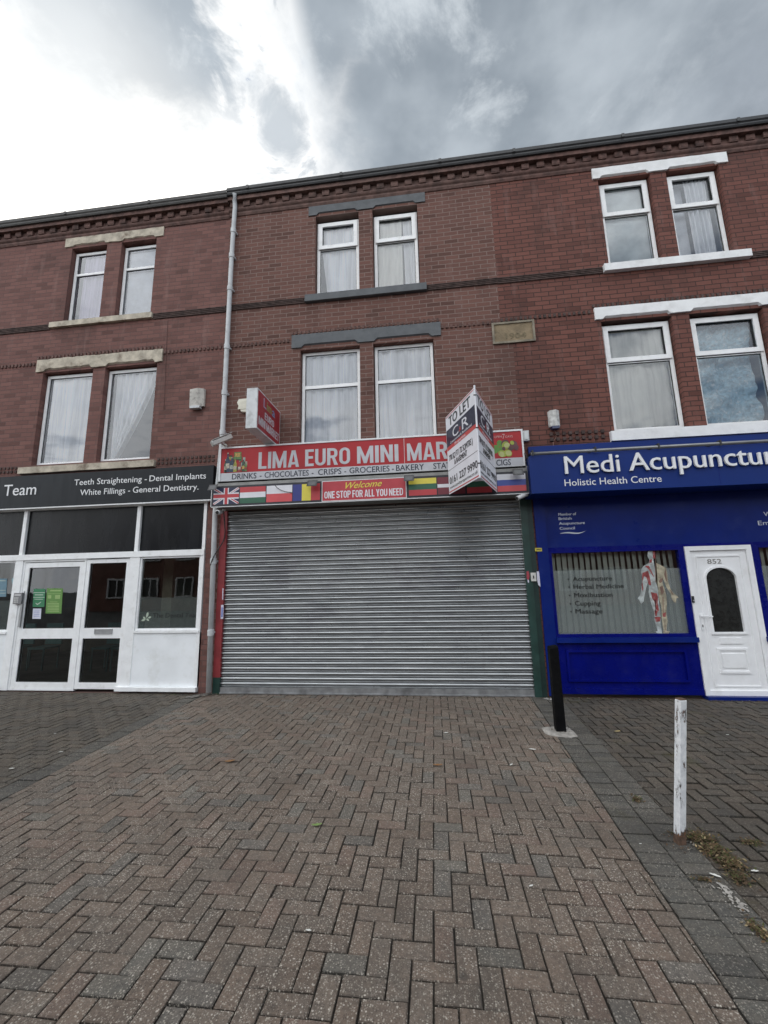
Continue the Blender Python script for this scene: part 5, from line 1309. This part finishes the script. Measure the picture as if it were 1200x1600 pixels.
sticker('poster', 'larger light green notice on the glass of the dental door', zr(245, 328, 731, 862), YP, [PG2, PYW], [(1, zr(262, 318, 740, 746)), (1, zr(248, 318, 758, 760)), (1, zr(250, 268, 766, 784)), (1, zr(288, 314, 766, 786)), (1, zr(262, 300, 800, 803))]+[(1, zr(248, 308, 808+q*8, 812+q*8)) for q in range(6)], 'poster')
sticker('poster', 'small white notice under the green ones on the dental door', zr(172, 216, 836, 890), YP, [PW, VB], [(1, zr(178, 206, 848+q*9, 850+q*9)) for q in range(4)], 'poster')
sticker('poster', 'teal notice in the dental window left of the door', zr(-60, 38, 680, 775), YP, [PB, PGW], [(1, zr(-50, 30, 690, 693)), (1, zr(-50, 30, 740, 742)), (1, zr(-50, 30, 755, 757))], 'poster')
sticker('sticker', 'pale blue apple shaped sticker in the dental window left of the door', [z2(66, 676), z2(80, 680), z2(92, 674), z2(98, 690), z2(92, 712), z2(76, 718), z2(64, 706), z2(61, 688)], YP, [mat('sticker_aqua', (.25, .40, .44), .5), PB], [(1, [z2(78, 668), z2(82, 668), z2(82, 678), z2(79, 678)])])
# black door entry button beside the white door
o = thing('door_bell', 'small black door bell on the white frame of the blue shop', 'door bell', (3.73, -.03, 1.42))
x0, z1 = P(1080, 931.5, -.03); x1, z0 = P(1084.5, 941.5, -.03); bm = BM(); box(bm, x0, x1, -.05, -.0305, z0, z1); obj('casing', bm, LAMP, o, bev=.005)
bm = BM(); tube(bm, [((x0+x1)/2, -.0505, z0+.03), ((x0+x1)/2, -.053, z0+.03)], .011, 10); obj('button', fix(bm), GREYM, o)

# ================================================================== FORECOURT OBJECTS
# black bollard on a broken concrete pad
bx, by = 1.340, -1.44
o = thing('bollard', 'black square timber bollard on a rough concrete patch in front of the blue shop', 'bollard', (bx, by, 0))
bm = BM(); w_ = .052
v = []
for z, s_, dx in ((.0, 1., 0.), (.9, .97, -.004), (.925, .86, -.004)): v.append([bm.verts.new((bx+dx+a*w_*s_, by+b*w_*s_, z+(a*.006 if z > .8 else 0))) for a, b in ((-1, -1), (1, -1), (1, 1), (-1, 1))])
for a, b in zip(v, v[1:]):
    for i in range(4): bm.faces.new((a[i], a[(i+1) % 4], b[(i+1) % 4], b[i]))
bm.faces.new(v[-1]); obj('shaft', fix(bm), mat('black_bitumen_paint', (.004, .004, .0045), .6, spec=.10, var=.3, vscale=10, dirt=(.010, .010, .011), dscale=6, damt=.4, bump=.003, bscale=25), o, bev=.005)
rnd = random.Random(12); bm = BM(); pts = []
for px, py in ((846, 1138), (858, 1136), (872, 1136), (890, 1138), (897, 1144), (903, 1151), (892, 1153), (876, 1152), (862, 1150), (852, 1147)):
    x, y = G(px, py); pts.append((x, y))
t0 = [bm.verts.new((x, y, .004)) for x, y in pts]; cx, cy = sum(p[0] for p in pts)/len(pts), sum(p[1] for p in pts)/len(pts)
ins = [bm.verts.new((cx+(x-cx)*.82+rnd.uniform(-.01, .01), cy+(y-cy)*.82+rnd.uniform(-.01, .01), .018+rnd.uniform(-.004, .004))) for x, y in pts]
lo = [bm.verts.new((x, y, -.02)) for x, y in pts]; n = len(pts)
for i in range(n):
    j = (i+1) % n; bm.faces.new((t0[i], t0[j], ins[j], ins[i])); bm.faces.new((lo[i], lo[j], t0[j], t0[i]))
bm.faces.new(ins); obj('concrete_footing', fix(bm), mat('rough_concrete', (.34, .32, .29), .9, var=.25, vscale=14, bump=.01, bscale=30, dirt=(.12, .11, .10), damt=.5), o)
# white post
px_, py_ = 1.495, -3.43
o = thing('post', 'flaking white painted metal post with rust standing on the grey border pavers', 'post', (px_, py_, 0))
WP = bpy.data.materials.new('flaking_white_paint'); WP.use_nodes = True
k = NT(WP.node_tree); b = WP.node_tree.nodes['Principled BSDF']; oc = k.obj(); _, _, zz = k.sep(oc)
c = k.mix(k.step(k.noise(oc, 30, 6, .7), .35, .7), (.62, .64, .66), (.78, .79, .80))
flake = k.step(k.m('ADD', k.noise(k.scale(oc, 1, 1, .35), 26, 8, .75), k.m('MULTIPLY', k.step(zz, .10, .0), .25)), .54, .60)
c = k.mix(flake, c, k.mix(k.step(k.noise(oc, 60, 4), .4, .6), (.16, .075, .035), (.06, .05, .045)))
k.put(b.inputs['Base Color'], c); b.inputs['Roughness'].default_value = .6
bp = k.n('ShaderNodeBump'); bp.inputs['Distance'].default_value = .003; k.put(bp.inputs['Height'], k.m('SUBTRACT', 1., flake)); WP.node_tree.links.new(bp.outputs[0], b.inputs['Normal'])
RUST = mat('rusty_iron', (.10, .06, .04), .85, var=.5, vscale=25, bump=.004, bscale=60)
bm = BM(); w_ = .0245; prev = None; rnd = random.Random(4)
lean = .143; ang = math.radians(14)
def sq(z, s_=1.):
    c_, s2 = math.cos(ang), math.sin(ang)
    return [bm.verts.new((px_+(a*c_-b_*s2)*w_*s_+lean*z, py_+(a*s2+b_*c_)*w_*s_, z)) for a, b_ in ((-1, -1), (1, -1), (1, 1), (-1, 1))]
secs = [sq(z) for z in (.045, .3, .6, .86)]
for a, b_ in zip(secs, secs[1:]):
    for i in range(4): bm.faces.new((a[i], a[(i+1) % 4], b_[(i+1) % 4], b_[i]))
bm.faces.new(secs[-1]); obj('shaft', fix(bm), WP, o, bev=.003)
bm = BM(); secs = [sq(z, s_) for z, s_ in ((-.02, 1.03), (.0445, .97))]
for i in range(4): bm.faces.new((secs[0][i], secs[0][(i+1) % 4], secs[1][(i+1) % 4], secs[1][i]))
bm.faces.new(secs[1]); obj('rusty_foot', fix(bm), RUST, o)
bm = BM(); secs = [sq(z, s_) for z, s_ in ((.8605, .9), (.868, .86))]
for i in range(4): bm.faces.new((secs[0][i], secs[0][(i+1) % 4], secs[1][(i+1) % 4], secs[1][i]))
bm.faces.new(secs[1]); obj('rusty_cap', fix(bm), RUST, o)
# moss and dead leaf litter by the post
bm = BM(); rnd = random.Random(21)
def tuft(cx, cy, rx, ry, n, hmax):
    for _ in range(n):
        a = rnd.uniform(0, 6.28); r_ = abs(rnd.gauss(0, .5)); x, y = cx+rx*r_*math.cos(a), cy+ry*r_*math.sin(a)
        s_ = rnd.uniform(.003, .013); h_ = rnd.uniform(.001, hmax); th = rnd.uniform(0, 6.28); u = Vector((math.cos(th), math.sin(th), rnd.uniform(-.5, .5)))*s_; w2 = Vector((-math.sin(th), math.cos(th), rnd.uniform(-.4, .6)))*s_*rnd.uniform(.25, .7)
        c0 = Vector((x, y, h_)); q = [bm.verts.new(c0+d) for d in (-u, w2, u, -w2)]
        f = bm.faces.new(q); f.material_index = rnd.choice((0, 0, 0, 1, 1, 1, 2, 2, 3))
for px, py, rx, ry, n, hm in ((1095, 1312, .10, .07, 520, .03), (1115, 1330, .10, .08, 480, .025), (1140, 1350, .09, .09, 520, .03), (1155, 1372, .07, .07, 300, .02), (1175, 1318, .10, .05, 140, .012), (1185, 1455, .05, .12, 120, .01), (995, 1250, .04, .06, 110, .012), (1100, 1375, .08, .03, 60, .01), (1060, 1305, .07, .04, 80, .012)):
    x, y = G(px, py); tuft(x, y, rx, ry, int(n*1.9), hm)
o = obj('moss', bm, [mat('dry_moss', (.085, .060, .026), .95, var=.4), mat('dead_leaf_bits', (.10, .06, .03), .9, var=.4), mat('green_moss', (.060, .068, .018), .95, var=.3), mat('straw_bits', (.26, .20, .11), .9, var=.3)], None, loc=(*G(1140, 1345), 0))
o['kind'] = 'stuff'; o['label'] = 'brown moss and dead leaf litter between the pavers by the white post'; o['category'] = 'moss'
# grit, dead leaves and weeds gathered along the foot of the walls
bm = BM(); rnd = random.Random(77)
def fleck(x, y, s_, mi, h_=.006):
    th = rnd.uniform(0, 6.28); u = Vector((math.cos(th), math.sin(th), rnd.uniform(-.3, .5)))*s_; w2 = Vector((-math.sin(th), math.cos(th), rnd.uniform(-.2, .5)))*s_*rnd.uniform(.4, .9)
    c0 = Vector((x, y, h_)); f = bm.faces.new([bm.verts.new(c0+d) for d in (-u, w2, u, -w2)]); f.material_index = mi
for x0_, x1_, n_, y_ in ((-11, -3.75, 900, -.09), (-3.6, 1.4, 700, -.05), (1.4, 3.6, 800, -.07), (3.7, 7.2, 600, -.12)):
    for _ in range(n_):
        x = rnd.uniform(x0_, x1_); cl = .35+.65*max(0, mnoise.noise(Vector((x*1.6, 3.3, 0)))+.4)
        fleck(x, y_-abs(rnd.gauss(0, .045))*cl, rnd.uniform(.004, .016)*cl, rnd.choice((0, 0, 0, 1, 1, 2, 3)), rnd.uniform(.004, .014))
for cx, cy, n_ in ((bx, by, 160), (px_, py_, 90), (-3.62, -.10, 220)):
    for _ in range(n_):
        a_ = rnd.uniform(0, 6.28); r_ = .06+abs(rnd.gauss(0, .05)); fleck(cx+r_*math.cos(a_), cy+r_*math.sin(a_), rnd.uniform(.003, .009), rnd.choice((0, 0, 1, 3)), rnd.uniform(.012, .022) if cy < -1 and cy > -2 else .007)
o = obj('grit', bm, [mat('dark_grit', (.035, .03, .026), .95), mat('brown_leaf_bits', (.09, .055, .03), .9), mat('weed_green', (.05, .075, .02), .9), mat('pale_grit', (.22, .20, .17), .9)], None, loc=(-1, -.1, 0))
o['kind'] = 'stuff'; o['label'] = 'dark grit and leaf bits gathered along the foot of the shopfronts'; o['category'] = 'grit'
# loose leaves and litter
def leaf(px, py, ln, ang, m_, lab, cat='leaf', name='leaf', wid=.4, curl=.25):
    x, y = G(px, py); bm = BM(); rows = []; nn = 7
    for i in range(nn+1):
        t_ = i/nn; w_ = wid*ln*math.sin(math.pi*min(1, t_*.94+.03))**.8*(1+.25*math.sin(t_*17+px))
        cz = .006+curl*ln*(t_-.5)**2*1.6
        rows.append([bm.verts.new((x+math.cos(ang)*ln*(t_-.5)-math.sin(ang)*s_*w_*.5, y+math.sin(ang)*ln*(t_-.5)+math.cos(ang)*s_*w_*.5, cz+abs(s_)*w_*.18)) for s_ in (-1, 0, 1)])
    for a, b_ in zip(rows, rows[1:]):
        for q in range(2): bm.faces.new((a[q], b_[q], b_[q+1], a[q+1]))
    return tag(obj(name, fix(bm), m_, None, loc=(x, y, .004)), lab, cat)
LG = mat('fresh_leaf', (.16, .24, .07), .6, var=.2); LB = mat('brown_leaf', (.24, .12, .045), .7, var=.3); LD = mat('dark_leaf', (.035, .03, .025), .8); LP = mat('scrap_paper', (.62, .62, .58), .7, var=.1)
leaf(495, 1291, .075, .3, LG, 'fresh pale green leaf lying alone on the brown pavers')
leaf(359, 1191, .10, .35, LB, 'orange brown dead leaf on the brown pavers at mid left')
leaf(684, 1197, .09, .1, LB, 'dull brown dead leaf on the pavers in front of the shutter')
leaf(965, 1144, .08, .4, mat('yellowed_leaf', (.38, .30, .14), .7), 'yellowed leaf on the dark pavers right of the bollard')
leaf(467, 1212, .07, .1, LD, 'blackened leaf lying on the pavers below the shutter')
leaf(442, 1119, .07, .1, LD, 'small dark leaf close to the foot of the shutter')
LT = 'scraps of white litter on the paving'
for px, py, ln, an, lab in ((832, 1172, .07, -.3, 'thin white cigarette end on the pavers left of the bollard'), (799, 1196, .05, .9, 'crumpled silver scrap on the pavers in front of the green guide'), (1137, 1149, .04, .2, 'white paper scrap on the dark pavers below the white door'), (1118, 1370, .055, -.6, 'pale wood splinter on the border pavers below the moss'), (1180, 1363, .045, .1, 'white pebble shaped scrap at the lower right beyond the moss'), (830, 1386, .03, .5, 'tiny white scrap on the brown pavers left of the border course'), (482, 1456, .03, 0, 'tiny white scrap on the pavers in the near centre'), (95, 1176, .045, .3, 'white scrap on the dark pavers in front of the dental panel'), (86, 1147, .03, 1.2, 'small white scrap on the dark pavers near the dental door'), (18, 1202, .05, .3, 'white scrap on the dark pavers at the far left'), (1001, 1320, .02, .3, 'tiny white scrap beside the joint of the border course'), (697, 1146, .06, .4, 'flat white smear of litter by the reddish paver')):
    s_ = leaf(px, py, ln, an, LP, lab, 'litter', 'litter', wid=.35, curl=.1); s_['group'] = LT
# cement smears on the pavers
def smear(pts, lab, m_):
    bm = BM(); rnd = random.Random(int(pts[0][0]))
    for (px, py, r_) in pts:
        x, y = G(px, py); q = 9
        bm.faces.new([bm.verts.new((x+r_*rnd.uniform(.4, 1.1)*math.cos(6.283*i/q), y+r_*1.3*rnd.uniform(.4, 1.1)*math.sin(6.283*i/q), .0045+.001*rnd.random())) for i in range(q)])
    o = obj('cement_stain', bm, m_, None, loc=(*G(*pts[0][:2]), 0)); o['kind'] = 'structure'; return o
CS = mat('dried_cement', (.33, .31, .28), .9, var=.3, vscale=30)
rs = random.Random(31); smear([(1122+46*t_+rs.gauss(0, 5), 1384+40*t_+rs.gauss(0, 3), rs.uniform(.003, .013)) for t_ in [rs.random() for _ in range(70)]], 'x', CS)
smear([(318, 1086, .11), (305, 1088, .09), (295, 1089, .06), (326, 1084, .06)], 'x', mat('grey_mortar', (.16, .15, .135), .95, var=.3, vscale=12, bump=.006))
smear([(855, 1092, .05), (862, 1093, .04)], 'x', mat('pale_mortar', (.38, .37, .35), .9, var=.3))

# ================================================================== ACROSS THE ROAD (seen mirrored in the shop glass)
ob = thing('house_row', 'row of brick houses across the road, mirrored in the shop windows', 'building', (0, -24, 0))
bm = BM(); box(bm, -28, 26, -31, -24, -.05, 6.2); obj('wall', bm, mat('far_brick', (.20, .10, .08), .9, var=.2, vscale=1), ob)
bm = BM(); extr_x(bm, [(-23.7, 6.21), (-27.5, 9.), (-31.3, 6.21)], -28.2, 26.2); obj('roof', fix(bm), SLATE, ob)
x = -26.
while x < 25:
    for z in (1.0, 3.9):
        bm = BM(); y = -23.96
        box(bm, x, x+1.5, y-.03, y, z, z+1.5); w = obj('window', bm, GASKET, ob)
        bm = BM(); ring(bm, x-.02, x+1.52, z-.02, z+1.52, .12, y+.0005, y+.06); box(bm, x+.70, x+.80, y+.001, y+.05, z+.1005, z+1.3995); obj('frame', bm, WHITE, w)
    x += 2.9
